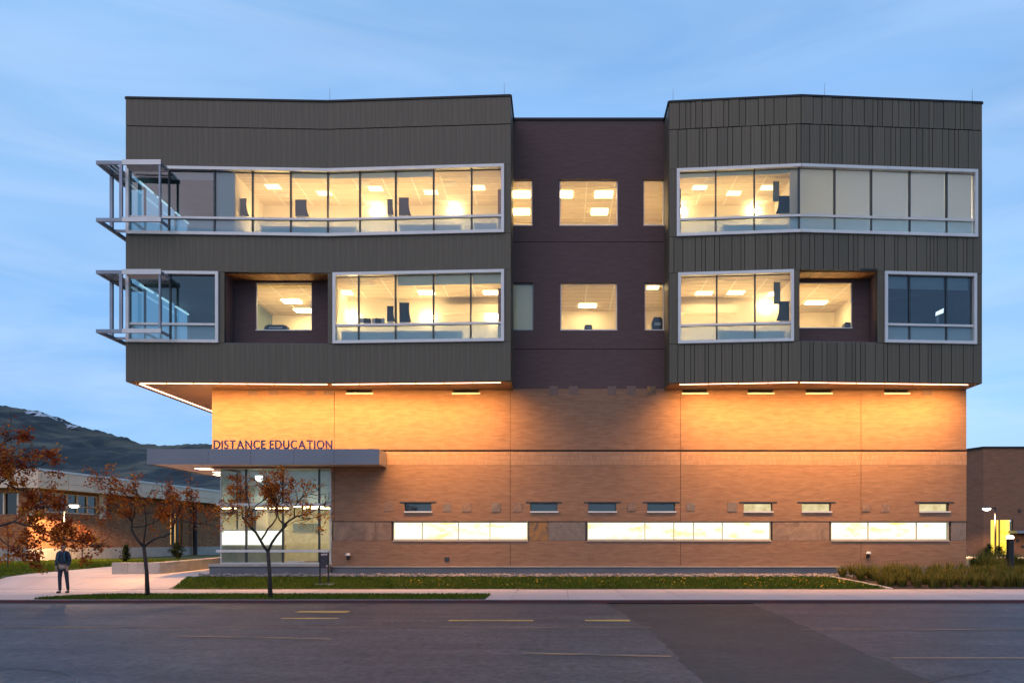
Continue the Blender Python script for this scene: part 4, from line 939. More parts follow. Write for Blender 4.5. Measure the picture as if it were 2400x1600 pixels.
# a lit monitor in the dark right hand room, a box behind the niche windows and the bay
d = 37.3; t = empty('monitor', (fx(2207, d), yd(d), fz(757, d)), 'bright white lit monitor in the dark right corner room', 'monitor')
q = MB(); q.prism([(fx(2193, d), fz(740, d)), (fx(2211, d), fz(733, d)), (fx(2212, d), fz(722, d)), (fx(2194, d), fz(731, d))], yd(d), yd(d) + .03); q.build('screen', emit('monitor glow', (0.85, 0.95, 1.0), 1.6), t)
q = MB(); q.box(fx(2194, d), fx(2201, d), yd(d) + .0, yd(d) + .04, fz(757, d), fz(741, d)); q.build('stand', WHITEPAINT, t)
for a, b, ya, yb, d, nm, lab in ((620, 672, 761, 773, 38.0, 'printer', 'low dark printer behind the left niche window'), (1980, 1994, 755, 768, 37.8, 'telephone', 'small dark desk telephone behind the right niche window'),
                               (1529, 1553, 743, 771, 38.8, 'computer_tower', 'dark computer tower in the right slot window of the middle bay'), (1370, 1388, 761, 771, 38.8, 'telephone', 'small dark desk telephone in the middle bay window')):
    q = MB(); X0, X1, z0, z1 = fx(a, d), fx(b, d), fz(yb, d), fz(ya, d); w = X1 - X0
    q.prism([(X0, z0), (X1, z0), (X1, z0 + (z1 - z0) * .8), (X0 + w * .85, z1), (X0 + w * .15, z1), (X0, z0 + (z1 - z0) * .7)], yd(d), yd(d) + .4)
    t = tag(empty(nm, ((X0 + X1) / 2, yd(d), z0)), lab, nm.split('_')[0]); q.build('body', NAVY, t)
    q = MB(); q.box(X0 + w * .2, X1 - w * .2, yd(d) - .012, yd(d) - .001, z0 + (z1 - z0) * .3, z0 + (z1 - z0) * .55); q.build('front', STEEL, t)
# reception desk and pendant in the entrance hall
d = 39.6; t = empty('reception_desk', (fx(603, d), yd(d), ez0 - .06), 'white reception desk, its brightness added as glow, inside the glazed entrance', 'desk')
q = MB(); q.box(fx(545, d), fx(662, d), yd(d) + .02, yd(d) + .1, fz(1276, d), fz(1243, d)); q.build('front_panel', emit('counter panel glow', (1.0, 0.95, 0.80), 1.5), t)  # counter brightness put in as emission, no lamp inside
q = MB(); q.box(fx(543, d), fx(664, d), yd(d), yd(d) + .8, fz(1243, d) + .001, fz(1240.5, d)); q.build('counter_top', WHITEPAINT, t)
q = MB(); q.box(fx(547, d), fx(660, d), yd(d) + .05, yd(d) + .7, ez0 - .06, fz(1276, d) - .001); q.build('base', ENTW, t)
d = 39.4; c = (fx(607, d), yd(d)); t = empty('pendant_lamp', (c[0], c[1], fz(1122, d)), 'bright white pendant lamp high inside the entrance glazing', 'lamp')
zz = fz(1122, d); q = MB(); q.lathe((c[0], c[1], 0), [(.06, zz - .12), (.13, zz - .10), (.17, zz + .12), (.16, zz + .14)], 14); q.build('lamp_shade', emit('pendant glow', (1, .95, .85), 3.0), t, True)
q = MB(); q.tube([(c[0], c[1], zz + .14), (c[0], c[1], ez1 + .1)], .012, 5); q.build('cord', BLACKM, t)

# ------------------------------------------------------------------ low brick building on the left
LB = empty('low_brick_building', (-31, 14, .75), 'low red brick building with a pale concrete roof fascia, on the left', 'building')
A0, A1 = Vector((-30.4, 13.0)), Vector((-27.2, 46.0))
gd = .70
LBW = lambda t: (A0.x + (A1.x - A0.x) * t, A0.y + (A1.y - A0.y) * t)
def lside(px):   # parameter along the long side where that picture column meets it
    k_ = (px - VX) / F; return (k_ * (A0.y + CAMD) - A0.x) / ((A1.x - A0.x) - k_ * (A1.y - A0.y))
TOPL = 6.05; FB = 5.02
zwin0, zwin1 = 3.66, 4.85
t80, t228, t400, t428 = lside(80), lside(228), lside(398), lside(428)
q = MB()
for ta, tb, za, zb in ((0, t80, 1.55, FB), (t80, t228, 1.55, zwin0), (t80, t228, zwin1, FB), (t228, t400, 1.55, FB), (t400, t428, 1.55, 1.75), (t400, t428, 4.1, FB), (t428, 1, 1.55, FB)):
    q.obox(LBW(ta), LBW(tb), za, zb, -.3, 0)
q.build('brick_wall', BRICK_RED, LB)
q = MB(); q.obox((-44, 13.0), LBW(0), 1.55, 3.5, -.3, 0); q.obox((-44, 13.0), LBW(0), 4.7, FB, -.3, 0); q.obox((-30.9, 13.0), LBW(0), 3.5, 4.7, -.3, 0); q.obox((-36, 13), (-32.6, 13), 3.5, 4.7, -.3, 0); q.build('front_wall', BRICK_RED, LB)
q = MB(); q.obox(LBW(0), LBW(1), .4, 1.548, -.3, .06); q.obox((-44, 13.0), LBW(0), .4, 1.548, -.3, .06); q.build('concrete_base', CONC, LB)
FC = M('warm lit fascia concrete', (0.82, 0.66, 0.49), 0.8, c2=(0.76, 0.61, 0.45), scale=1)  # warm lamp light put into the concrete colour
q = MB(); q.slab([(-46, 12.6), (-29.55, 12.6), (A1.x + .8, 46), (-46, 46)], FB + .01, TOPL - .02); fo = q.build('roof_slab', FC, LB)
f0, f1 = Vector((-29.5, 12.55)), Vector((A1.x + .85, 46.0))
n = 13
for i in range(n):
    a = f0 + (f1 - f0) * (i / n); b = f0 + (f1 - f0) * ((i + .995) / n); u = (b - a).normalized()
    q = MB(); q.obox(tuple(a + u * .01), tuple(b - u * .01), FB - .03, FB + .30, 0, .05); q.build('fascia_panel', FC, fo)
    q = MB(); q.obox(tuple(a + u * .01), tuple(b - u * .01), FB + .32, TOPL - .10, 0, .05); q.build('fascia_panel', FC, fo)
q = MB(); q.obox(tuple(f0), tuple(f1), TOPL - .09, TOPL + .03, -.4, .09); q.build('coping', ALU, fo)
q = MB(); q.obox((-46, 12.5), (-29.5, 12.5), FB - .03, TOPL + .02, -.1, .0); q.build('fascia_panel', FC, fo)
# clerestory window of six bays and two rows
w = MB(); p, qq = LBW(t80), LBW(t228)
w.obox(p, qq, zwin0, zwin0 + .06, -.14, -.02).obox(p, qq, zwin1 - .06, zwin1, -.14, -.02); wo = w.build('window', FC, LB)
DARKP = glass('dark pane', (0.10, 0.14, 0.17), refl=1.0)
for i in range(7):
    ta = t80 + (t228 - t80) * i / 6; a = LBW(ta - .0016); b = LBW(ta + .0016); q = MB(); q.obox(a, b, zwin0 + .061, zwin1 - .061, -.14, -.01); q.build('mullion', FC, wo)
    if i < 6:
        tb = t80 + (t228 - t80) * (i + 1) / 6; zm = zwin0 + .46
        q = MB(); q.obox(LBW(ta + .0018), LBW(tb - .0018), zm - .03, zm + .03, -.13, -.03); q.build('glazing_bar', FC, wo)
        for za, zb in ((zwin0 + .06, zm - .03), (zm + .03, zwin1 - .06)): q = MB(); q.obox(LBW(ta + .0018), LBW(tb - .0018), za, zb, -.10, -.09); q.build('pane', DARKP, wo)
q = MB(); q.obox(LBW(0), LBW(1), 1.6, FB, -.6, -.55); q.box(-44, -31, 13.6, 13.65, 1.6, FB); q.build('wall_core', BACKING, LB)
for ta in (.004, t228 + .004): q = MB(); q.obox(LBW(ta), LBW(ta + .022), 3.4, FB - .0, -.05, .10); q.build('pilaster', FC, LB)
# lit door window
q = MB(); q.obox(LBW(t400), LBW(t428), 1.75, 4.1, -.45, -.4); q.build('lit_room', emit('warm lit doorway', (1.0, 0.62, 0.22), 0.8, c2=(0.6, 0.3, 0.1), scale=1.2), LB)
for i in range(4):
    ta = t400 + (t428 - t400) * i / 3; q = MB(); q.obox(LBW(ta - .002), LBW(ta + .004), 1.75, 4.1, -.2, -.05); q.build('door_mullion', MULL, LB)
w = MB(); w.obox((-44, 13.0), (-36, 13), 3.5, 4.7, -.2, -.15); w.obox((-32.6, 13), (-30.9, 13), 3.5, 4.7, -.2, -.15); w.build('pane', DARKP, LB)
for a, b in ((-32.6, -32.5), (-31.8, -31.72), (-31.0, -30.9)): q = MB(); q.obox((a, 13), (b, 13), 3.5, 4.7, -.14, .01); q.build('mullion', FC, LB)
q = MB(); pp = LBW(lside(447)); q.tube([(pp[0] + .35, pp[1], .8), (pp[0] + .35, pp[1], 5.0)], .16, 8); q.build('column', BLACKM, LB)

# ------------------------------------------------------------------ brown building on the right
RB = empty('brown_building', (40, 34, 1.0), 'plain brown brick building with a lit yellow doorway, far right', 'building')
D2 = 72.0; rx0 = fx(2305, D2); rt = fz(1050, D2)
dx0, dx1, dz1 = fx(2321, D2), fx(2375, D2), fz(1217.5, D2)
wall_holes('brick_wall', BRICK_BROWN, rx0, 75, .5, rt, [(dx0, dx1, .9, dz1)], y=yd(D2), t=.4, parent=RB)
q = MB(); q.obox((rx0 - 4, yd(D2) + 14), (rx0, yd(D2)), .5, rt, -.3, 0); q.build('side_wall', BRICK_BROWN, RB)
q = MB(); q.box(rx0 - .0, 75, yd(D2) - .1, yd(D2) + .4, rt + .002, rt + .14); q.obox((rx0 - 4, yd(D2) + 14), (rx0 - .03, yd(D2)), rt + .002, rt + .139, -.3, .1); q.build('coping', COPING, RB)
q = MB(); q.box(dx0, dx0 + .08, yd(D2) + .1, yd(D2) + .2, .9, dz1).box(dx1 - .08, dx1, yd(D2) + .1, yd(D2) + .2, .9, dz1).box(dx0 + .75, dx0 + .83, yd(D2) + .1, yd(D2) + .2, .9, dz1); do_ = q.build('doorway', MULL, RB)
q = MB(); q.quad((dx0, yd(D2) + .6, .9), (dx1, yd(D2) + .6, .9), (dx1, yd(D2) + .6, dz1), (dx0, yd(D2) + .6, dz1)); q.build('lit_hall', emit('lit hall', (1.0, 0.72, 0.10), 1.5, c2=(1, .6, .04), scale=.8, stretch=(2, 1, .2)), do_)
q = MB(); q.quad((dx0 + .08, yd(D2) + .15, .9), (dx1 - .08, yd(D2) + .15, .9), (dx1 - .08, yd(D2) + .15, dz1), (dx0 + .08, yd(D2) + .15, dz1)); q.build('pane', GLASS, do_)
q = MB(); q.box(fx(2378, 71), fx(2440, 71), yd(70.6), yd(D2), fz(1249, 71), fz(1243, 71)); q.build('awning', STEEL, RB)
for px, py in ((2384, 1266), (2396, 1280), (2389, 1197)): q = MB(); q.box(fx(px - 2.5, D2), fx(px + 2.5, D2), yd(D2) - .12, yd(D2), fz(py + 3, D2), fz(py - 3, D2)); q.build('wall_vent', MULL, RB)

# ------------------------------------------------------------------ lamps, bollard, posts
def lamp_post(px, d, ztop, arm, label, power):
    x, y, z0 = fx(px, d), yd(d), gz(d); t = empty('lamp_post', (x, y, z0), label, 'lamp post', 'pole lamps with one arm')
    q = MB(); q.tube([(x, y, z0), (x, y, ztop)], [.07, .055], 10); q.build('pole', BLACKM, t, True)
    q = MB(); q.lathe((x, y, 0), [(.14, z0 - .02), (.14, z0 + .06), (.09, z0 + .1)], 12); q.build('base', BLACKM, t)
    s = 1 if arm > 0 else -1
    q = MB(); q.hexa([(x - .03, y - .03, ztop - .14), (x + arm * .55, y - .03, ztop - .06), (x + arm * .55, y + .03, ztop - .06), (x - .03, y + .03, ztop - .14), (x - .03, y - .03, ztop - .02), (x + arm * .55, y - .03, ztop - .0), (x + arm * .55, y + .03, ztop - .0), (x - .03, y + .03, ztop - .02)] if s > 0 else
               [(x + arm * .55, y - .03, ztop - .06), (x + .03, y - .03, ztop - .14), (x + .03, y + .03, ztop - .14), (x + arm * .55, y + .03, ztop - .06), (x + arm * .55, y - .03, ztop), (x + .03, y - .03, ztop - .02), (x + .03, y + .03, ztop - .02), (x + arm * .55, y + .03, ztop)]); q.build('arm', BLACKM, t)
    hx = x + arm * .78
    q = MB(); q.lathe((hx, y, 0), [(.30, ztop - .07), (.28, ztop - .01), (.12, ztop + .05)], 14); q.build('lamp_head', BLACKM, t)
    q = MB(); q.lathe((hx, y, 0), [(.10, ztop - .24), (.24, ztop - .17), (.28, ztop - .075)], 14); q.build('lens', LAMP_W, t, True)
    l = bpy.data.lights.new('lamp_light', 'SPOT'); l.energy = power; l.color = (1.0, 0.56, 0.26); l.shadow_soft_size = .15; l.spot_size = R(170); l.spot_blend = .12
    lo = bpy.data.objects.new('lamp_light', l); col.objects.link(lo); lo.location = (hx, y, ztop - .42); lo.parent = t; lo.matrix_parent_inverse = Matrix.Translation(-t.location)
lamp_post(149.5, 51.0, fz(1180, 51), .78, 'black pole lamp with a lit head before the low brick building', 2600)
lamp_post(2333, 62.0, fz(1188, 62), -.78, 'black pole lamp with a lit head by the brown building doorway', 3600)
d = 39.0; x, y, z0 = fx(2367.5, d), yd(d), gz(39); t = empty('bollard_light', (x, y, z0), 'short black bollard light with a glowing white top among the grasses', 'bollard')
zt = fz(1262, d)
q = MB(); q.lathe((x, y, 0), [(.15, z0 - .1), (.15, zt), (.13, zt + .01)], 16); q.build('body', BLACKM, t, False)
q = MB(); q.lathe((x, y, 0), [(.145, zt + .012), (.155, zt + .06), (.14, zt + .12), (.07, zt + .15)], 16); q.build('lens', LAMP_W, t, True)

# monument sign
d = 35.0; xa, xb, z0 = fx(748.5, d), fx(771, d), gz(35) + .0; y = yd(d)
t = empty('sign_post', ((xa + xb) / 2, y, z0), 'small dark two legged sign standing on the lawn by the entrance', 'sign')
for x in (xa, xb - .05): q = MB(); q.box(x, x + .05, y - .03, y + .03, z0 - .05, fz(1293, d)); q.build('leg', BLACKM, t)
q = MB(); q.box(xa + .052, xb - .052, y - .02, y + .02, fz(1331, d), fz(1294, d)); pn = q.build('sign_panel', M('dark sign panel', (0.025, 0.025, 0.04), 0.5), t)
for i, (a, b) in enumerate(((753, 757), (757.6, 760), (760.6, 764), (764.6, 767.5))): q = MB(); q.box(fx(a, d), fx(b, d), y - .025, y - .021, fz(1301 - .3 * i, d), fz(1297 - .3 * i, d)); q.build('print', M('pale print', (0.55, 0.42, 0.42), 0.6) if i == 0 else MATS['pale print'], pn)
q = MB(); q.lathe((fx(766.5, d), y, 0), [(.001, fz(1329, d)), (.001, fz(1328, d))], 4)
q = MB(); q.box(fx(765, d), fx(768, d), y - .025, y - .021, fz(1328, d), fz(1323, d)); q.build('print', MATS['pale print'], pn)
q = MB(); q.box(xa - .1, xb + .2, y - .14, y + .14, z0 - .06, z0 + .05); q.build('footing', CONC, t)

# low concrete seat walls beside the entrance, made of single blocks
def seat_wall(pts, h, th, label, n):
    t = empty('seat_wall', (pts[0][0], pts[0][1], gz(pts[0][1] + CAMD)), label, 'wall')
    (xa, ya), (xb, yb) = pts
    for i in range(n):
        a = (xa + (xb - xa) * i / n, ya + (yb - ya) * i / n); b = (xa + (xb - xa) * (i + .985) / n, ya + (yb - ya) * (i + .985) / n)
        z = gz((a[1] + b[1]) / 2 + CAMD); q = MB(); q.obox(a, b, z - .25, z + h, -th, 0); q.build('block', CONC, t)
    q = MB()
    for i in range(n):
        a = (xa + (xb - xa) * i / n, ya + (yb - ya) * i / n); b = (xa + (xb - xa) * (i + .985) / n, ya + (yb - ya) * (i + .985) / n); z = gz((a[1] + b[1]) / 2 + CAMD); q.obox(a, b, z + h + .001, z + h + .03, -th - .01, .012)
    q.build('cap', M('seat wall cap', (0.60, 0.52, 0.45), 0.8) if 'seat wall cap' not in MATS else MATS['seat wall cap'], t)
seat_wall([(-19.05, 0.0), (-17.02, 0.0)], .46, .45, 'short end of the pale concrete seat wall facing the street', 3)
seat_wall([(-17.0, .01), (-16.6, 8.0)], .46, .42, 'long pale concrete seat wall running back beside the entrance', 6)

# ------------------------------------------------------------------ hill and far wood
HILL = M('hill scrub', (0.082, 0.084, 0.060), 0.95, c2=(0.010, 0.020, 0.025), scale=.0055, stretch=(1, .6, 2.2), lo=.46, hi=.64, detail=9, dist=1.2)
prof = [(-900, 900), (-500, 905), (-150, 935), (14, 951), (33, 953), (61, 961), (107, 968), (143, 980), (179, 997), (224, 1006), (275, 1021), (327, 1037), (370, 1043), (413, 1041), (459, 1039), (497, 1040), (700, 1075), (1000, 1130), (1400, 1190), (2000, 1215), (2600, 1225), (3200, 1235)]
def pint(px):
    for (a, ya), (b, yb) in zip(prof, prof[1:]):
        if px <= b: return ya + (yb - ya) * (px - a) / (b - a)
    return prof[-1][1]
pxs_ = [-880 + 12 * i for i in range(50)] + [-280 + 3.4 * i for i in range(265)] + [621 + 50 * i for i in range(52)]
v = []; f = []; NX, NY = len(pxs_) - 1, 84
for j in range(NY + 1):
    s = j / NY; d = 900 + 2300 * s
    for px in pxs_:
        ridge = (VY - pint(px)) * 3200 / F; x = fx(px, 3200)
        x = x * (.55 + .45 * s); sp = (math.sin(x / 210.0 + 2.2 * s) * .5 + .5)
        gul = 1 - abs(noise.noise(Vector((x / 150 + d / 420, d / 900, 2.1)))) * 2     # gullies running down the slope
        gul2 = 1 - abs(noise.noise(Vector((x / 60 + d / 300, d / 500, 5.1)))) * 2
        hgt = ridge * (s ** (1.15 + .5 * sp)) + (60 * noise.fractal(Vector((x / 330, d / 330, 1.3)), 1, 2, 5) + 48 * gul + 16 * gul2) * s * (1.04 - s) + (4 * noise.noise(Vector((x / 14, d / 30, 4))) + 6 * noise.noise(Vector((x / 45, 7, 4)))) * s
        v.append((x, yd(d), hgt))
for j in range(NY):
    for i in range(NX):
        a = j * (NX + 1) + i; f.append((a, a + 1, a + NX + 2, a + NX + 1))
me = bpy.data.meshes.new('hill'); me.from_pydata(v, [], f); me.materials.append(HILL); me.polygons.foreach_set('use_smooth', [True] * len(f))
tag(link('hill', me), kind='structure')
# snow lying on the ridge: thin sheets of its own on the slope
SNOW = M('old snow', (0.55, 0.60, 0.66), 0.9, c2=(0.30, 0.36, 0.42), scale=.03)
m = MB(); px = 92.0
while px < 205:
    w_ = random.uniform(2, 7); gap = random.uniform(0, 2)
    if noise.noise(Vector((px * .05, 3, 0))) > -.6:
        ra = (VY - pint(px)) * 3200 / F; rb = (VY - pint(px + w_)) * 3200 / F; t0 = random.uniform(1, 8); t1 = t0 + random.uniform(6, 20)
        xa_, xb_ = fx(px, 3200), fx(px + w_, 3200); P_ = lambda x, r_, t: (x, yd(3200 - t * 3.4 - 40), r_ - t + 5)
        m.quad(P_(xa_, ra, t1), P_(xb_, rb, t1 * random.uniform(.7, 1.1)), P_(xb_, rb, t0), P_(xa_, ra, t0))
    px += w_ + gap
tag(m.build('snow_patch', SNOW), 'patches of old snow below the ridge of the hill', 'snow', kind='stuff')
# far bare wood below the hill
m = MB(); tint = []
for _ in range(150):
    px = random.uniform(150, 560); d = random.uniform(170, 320); x = fx(px, d); h = random.uniform(6, 13) * (1 - .3 * abs(px - 300) / 300)
    for _ in range(26):
        a = random.uniform(-.5, .5); hh = h * random.uniform(.5, 1); xo = random.uniform(-.3, .3); yo = random.uniform(-1, 1); w = .05; z0 = 1 + h * random.uniform(0, .45)
        tx = a * hh * .45; m.quad((x + xo - w, yd(d) + yo, z0), (x + xo + w, yd(d) + yo, z0), (x + xo + tx, yd(d) + yo * 2, z0 + (hh - (z0 - 1)) )); tint.append(random.random())
o = m.build('distant_wood', leaf_mat('bare far twigs', [(0.10, 0.10, 0.105), (0.20, 0.185, 0.17)], .2)); set_tint(o, tint); tag(o, 'grey bare trees far off below the hill', 'wood', kind='stuff')

# ------------------------------------------------------------------ ornamental grasses on the right
OG = leaf_mat('ornamental grass', [(0.05, 0.06, 0.012), (0.12, 0.13, 0.028), (0.22, 0.19, 0.05), (0.36, 0.25, 0.09)], .4)
m = MB(); tint = []
def clump(x, d, h, n):
    z0 = gz(d) - .02
    for _ in range(n):
        a = random.uniform(0, 6.28); r = random.uniform(0, .14); L = h * random.uniform(.55, 1.1); b = random.uniform(.05, .8) * L; bx, by = x + math.cos(a) * r, yd(d) + math.sin(a) * r * .8
        cx_, cy_ = math.cos(a), math.sin(a); w = .012; px_, py_ = -cy_ * w, cx_ * w
        p1 = (bx + cx_ * b * .3, by + cy_ * b * .3, z0 + L * .55); p2 = (bx + cx_ * b, by + cy_ * b, z0 + L * (1 - .25 * b / L)); tt = min(1, max(0, random.gauss(.45, .22)))
        m.quad((bx - px_, by - py_, z0), (bx + px_, by + py_, z0), (p1[0] + px_, p1[1] + py_, p1[2]), (p1[0] - px_, p1[1] - py_, p1[2])); m.quad((p1[0] - px_, p1[1] - py_, p1[2]), (p1[0] + px_, p1[1] + py_, p1[2]), p2); tint.extend([tt * .8, tt])
for dd in (34.55, 35.1, 35.7, 36.4, 37.1):
    x = LX1(min(dd, 36.4)) + .45 + random.uniform(0, .3) + (max(0, dd - 36.4) * .2)
    while x < 24: clump(x + random.uniform(-.1, .1), dd + random.uniform(-.2, .2), random.uniform(.5, .75), 95); x += random.uniform(.38, .55)
for px, d, h in ((2300, 39.5, 1.0), (2345, 41, .9), (2310, 44, 1.1), (2280, 41, .8), (2390, 40, 1.0), (2325, 38.5, .9), (2345, 38.3, .8)): 
    for _ in range(3): clump(fx(px, d) + random.uniform(-.3, .3), d, h, 110)
o = m.build('ornamental_grass', OG); set_tint(o, tint); tag(o, 'tufted green and tan ornamental grasses at the right end of the wall', 'grass', kind='stuff')
tag(sheet('planting_bed', M('bark mulch', (0.06, 0.04, 0.028), 0.95, scale=6), 34.25, 38, lambda d: LX1(min(d, 36.4)) + .22, 60, off=.004, step=.3), kind='structure')

# ------------------------------------------------------------------ trees
LEAF_A = leaf_mat('autumn leaf', [(0.14, 0.028, 0.018), (0.34, 0.065, 0.02), (0.52, 0.17, 0.026), (0.68, 0.32, 0.04)], .4)
LEAF_G = leaf_mat('dark shrub leaf', [(0.012, 0.02, 0.01), (0.03, 0.045, 0.018), (0.05, 0.05, 0.02)], .3)
def tree(name, label, base_px, d, zb, trunk, limbs, r0, leaves, twl, leafsize=(.05, .10), spread=.9, tintmean=.45, seed=1, group='small autumn trees along the street', depthj=.9, ntw=3):
    rnd = random.Random(seed); P = lambda px, py, dy=0.0: Vector((fx(px, d), yd(d) + dy, fz(py, d)))
    t = empty(name, (fx(base_px[0], d), yd(d), zb), label, 'tree', group)
    wood = MB(); tips = []
    tp = [P(*p) for p in trunk]; wood.tube(tp, [r0 * (1.25 if i == 0 else 1 - .22 * i / len(tp)) for i in range(len(tp))], 9)
    for lb in limbs:
        dj = rnd.uniform(-depthj, depthj); pts = []
        k = len(lb['p'])
        for i, p in enumerate(lb['p']): pts.append(P(p[0], p[1], lb.get('d0', 0) + (dj if 'd1' not in lb else lb['d1']) * (i / max(1, k - 1))))
        ra, rb = lb['r']; rad = [ra + (rb - ra) * i / (k - 1) for i in range(k)]
        # soften the polyline
        sp, sr = [], []
        for i in range(k - 1):
            for q_ in (0, .5):
                c = pts[i].lerp(pts[i + 1], q_); sp.append(c + Vector((rnd.uniform(-.03, .03), rnd.uniform(-.03, .03), rnd.uniform(-.03, .03))) * (1 if i + q_ > 0 else 0)); sr.append((rad[i] + (rad[i + 1] - rad[i]) * q_) * .82)
        sp.append(pts[-1]); sr.append(rad[-1] * .82); wood.tube(sp, sr, 7)
        lo = lb.get('from', .35)
        for i in range(len(sp)):
            if i / (len(sp) - 1) < lo: continue
            for _ in range(lb.get('n', ntw)):
                dirv = Vector((rnd.gauss(0, 1), rnd.gauss(0, .9), rnd.gauss(.35, .7))).normalized(); along = (sp[min(i + 1, len(sp) - 1)] - sp[max(i - 1, 0)]).normalized(); dirv = (dirv * spread + along * .7).normalized()
                L = rnd.uniform(.5, 1.0) * twl; p0 = sp[i]; p1 = p0 + dirv * L * .5 + Vector((0, 0, rnd.uniform(-.05, .1))); p2 = p1 + (dirv + Vector((rnd.gauss(0, .35), rnd.gauss(0, .35), rnd.gauss(.05, .3)))).normalized() * L * .5
                wood.tube([p0, p1, p2], [.012, .009, .004], 4, cap=False); tips += [(p1, p2)]
                for _ in range(2):
                    q0 = p1.lerp(p2, rnd.random()); q1 = q0 + (dirv + Vector((rnd.gauss(0, .7), rnd.gauss(0, .7), rnd.gauss(.1, .5)))).normalized() * L * .4; wood.tube([q0, q1], [.006, .003], 3, cap=False); tips.append((q0, q1))
    wood.build('trunk', BARK, t, True)
    lm = MB(); tint = []
    # leaves hang in loose bunches, not evenly: some twigs are already bare
    wts = [max(0.0, .35 + noise.noise(a * 1.1 + Vector((seed, 0, 0))) * 1.3 + rnd.uniform(-.2, .3)) for a, b in tips]; tot_ = sum(wts)
    for (a, b), w_ in zip(tips, wts):
        n_ = leaves * w_ / tot_; n_ = int(n_) + (1 if rnd.random() < n_ % 1 else 0); tw = rnd.gauss(tintmean, .16)
        for _ in range(n_):
            c = a.lerp(b, rnd.uniform(.1, 1.1)) + Vector((rnd.gauss(0, .07), rnd.gauss(0, .07), rnd.gauss(-.03, .07))); s = rnd.uniform(*leafsize)
            u = Vector((rnd.gauss(0, 1), rnd.gauss(0, 1), rnd.gauss(-.3, .8))).normalized(); w2 = u.cross(Vector((rnd.gauss(0, 1), rnd.gauss(0, 1), rnd.gauss(0, 1)))).normalized()
            lm.quad(c, c + u * s * .5 + w2 * s * .32, c + u * s, c + u * s * .5 - w2 * s * .32); tint.append(min(1, max(0, tw + rnd.gauss(0, .14))))
    lo_ = lm.build('crown', LEAF_A, t); set_tint(lo_, tint); return t
# tree before the glazed entrance
tree('street_tree', 'small half bare orange tree before the glazed entrance', (633, 1402), 28.5, .11, [(634, 1406), (632, 1345), (628, 1290)],
     [dict(p=[(628, 1292), (612, 1262), (594, 1234), (580, 1212)], r=(.055, .042), n=1, from_=.6), dict(p=[(580, 1212), (577, 1185), (562, 1158), (540, 1140)], r=(.035, .012)), dict(p=[(580, 1212), (598, 1182), (622, 1162), (640, 1140)], r=(.03, .01)),
      dict(p=[(580, 1212), (560, 1200), (535, 1200), (518, 1204)], r=(.022, .006)), dict(p=[(613, 1263), (632, 1236), (652, 1214), (655, 1185), (646, 1160), (628, 1140)], r=(.038, .012), **{'from': .5}),
      dict(p=[(628, 1292), (642, 1256), (666, 1229)], r=(.055, .045), n=1, **{'from': .8}), dict(p=[(666, 1229), (656, 1216), (652, 1190), (660, 1160), (672, 1138)], r=(.035, .01)),
      dict(p=[(666, 1229), (700, 1210), (735, 1202), (776, 1188)], r=(.042, .012)), dict(p=[(690, 1213), (690, 1186), (710, 1164), (745, 1148)], r=(.028, .008)), dict(p=[(700, 1211), (722, 1220), (760, 1214)], r=(.018, .006), n=2)],
     .066, 4200, .62, seed=3, tintmean=.6)
# tree before the seat wall
tree('street_tree', 'small red leaved tree with a low fork before the concrete seat wall', (345, 1397), 29.6, .11, [(346, 1399), (344, 1340), (337, 1280)],
     [dict(p=[(337, 1281), (314, 1252), (309, 1222), (296, 1204), (270, 1195), (236, 1200)], r=(.055, .010)), dict(p=[(309, 1222), (318, 1190), (300, 1160), (262, 1140), (238, 1122)], r=(.03, .008)), dict(p=[(312, 1235), (334, 1232), (356, 1218), (372, 1196)], r=(.028, .008), **{'from': .4}),
      dict(p=[(337, 1280), (345, 1240), (350, 1205), (346, 1172), (330, 1148)], r=(.035, .010), **{'from': .4}), dict(p=[(337, 1281), (360, 1262), (388, 1255), (402, 1250)], r=(.048, .036), n=1, **{'from': .7}),
      dict(p=[(402, 1251), (404, 1220), (396, 1185), (380, 1158)], r=(.034, .010)), dict(p=[(402, 1250), (420, 1215), (440, 1185), (468, 1165)], r=(.03, .008)), dict(p=[(404, 1225), (430, 1222), (462, 1226)], r=(.02, .006))],
     .066, 4200, .72, seed=11, tintmean=.5)
# big crown reaching in from the left edge
tree('street_tree', 'dense dark red and orange tree reaching in from the left edge', (-62, 1400), 28.8, .11, [(-62, 1404), (-58, 1340), (-50, 1270)],
     [dict(p=[(-50, 1272), (-10, 1235), (40, 1222), (95, 1235), (150, 1262), (205, 1272), (240, 1282)], r=(.06, .010), d1=-.4), dict(p=[(-50, 1270), (-30, 1190), (10, 1130), (60, 1100), (110, 1092)], r=(.06, .010), d1=-.3), dict(p=[(-50, 1270), (-60, 1180), (-40, 1100), (0, 1050), (22, 1030)], r=(.05, .010)),
      dict(p=[(-20, 1240), (20, 1270), (70, 1292), (100, 1300)], r=(.03, .008)), dict(p=[(10, 1132), (40, 1150), (70, 1165)], r=(.03, .008)), dict(p=[(30, 1224), (60, 1195), (90, 1190)], r=(.025, .008)), dict(p=[(-50, 1270), (-110, 1200), (-150, 1130)], r=(.05, .01)), dict(p=[(-50, 1200), (-20, 1110), (30, 1085), (70, 1075)], r=(.03, .008))],
     0.09, 7500, .8, seed=5, tintmean=.45, leafsize=(.06, .13), ntw=4)
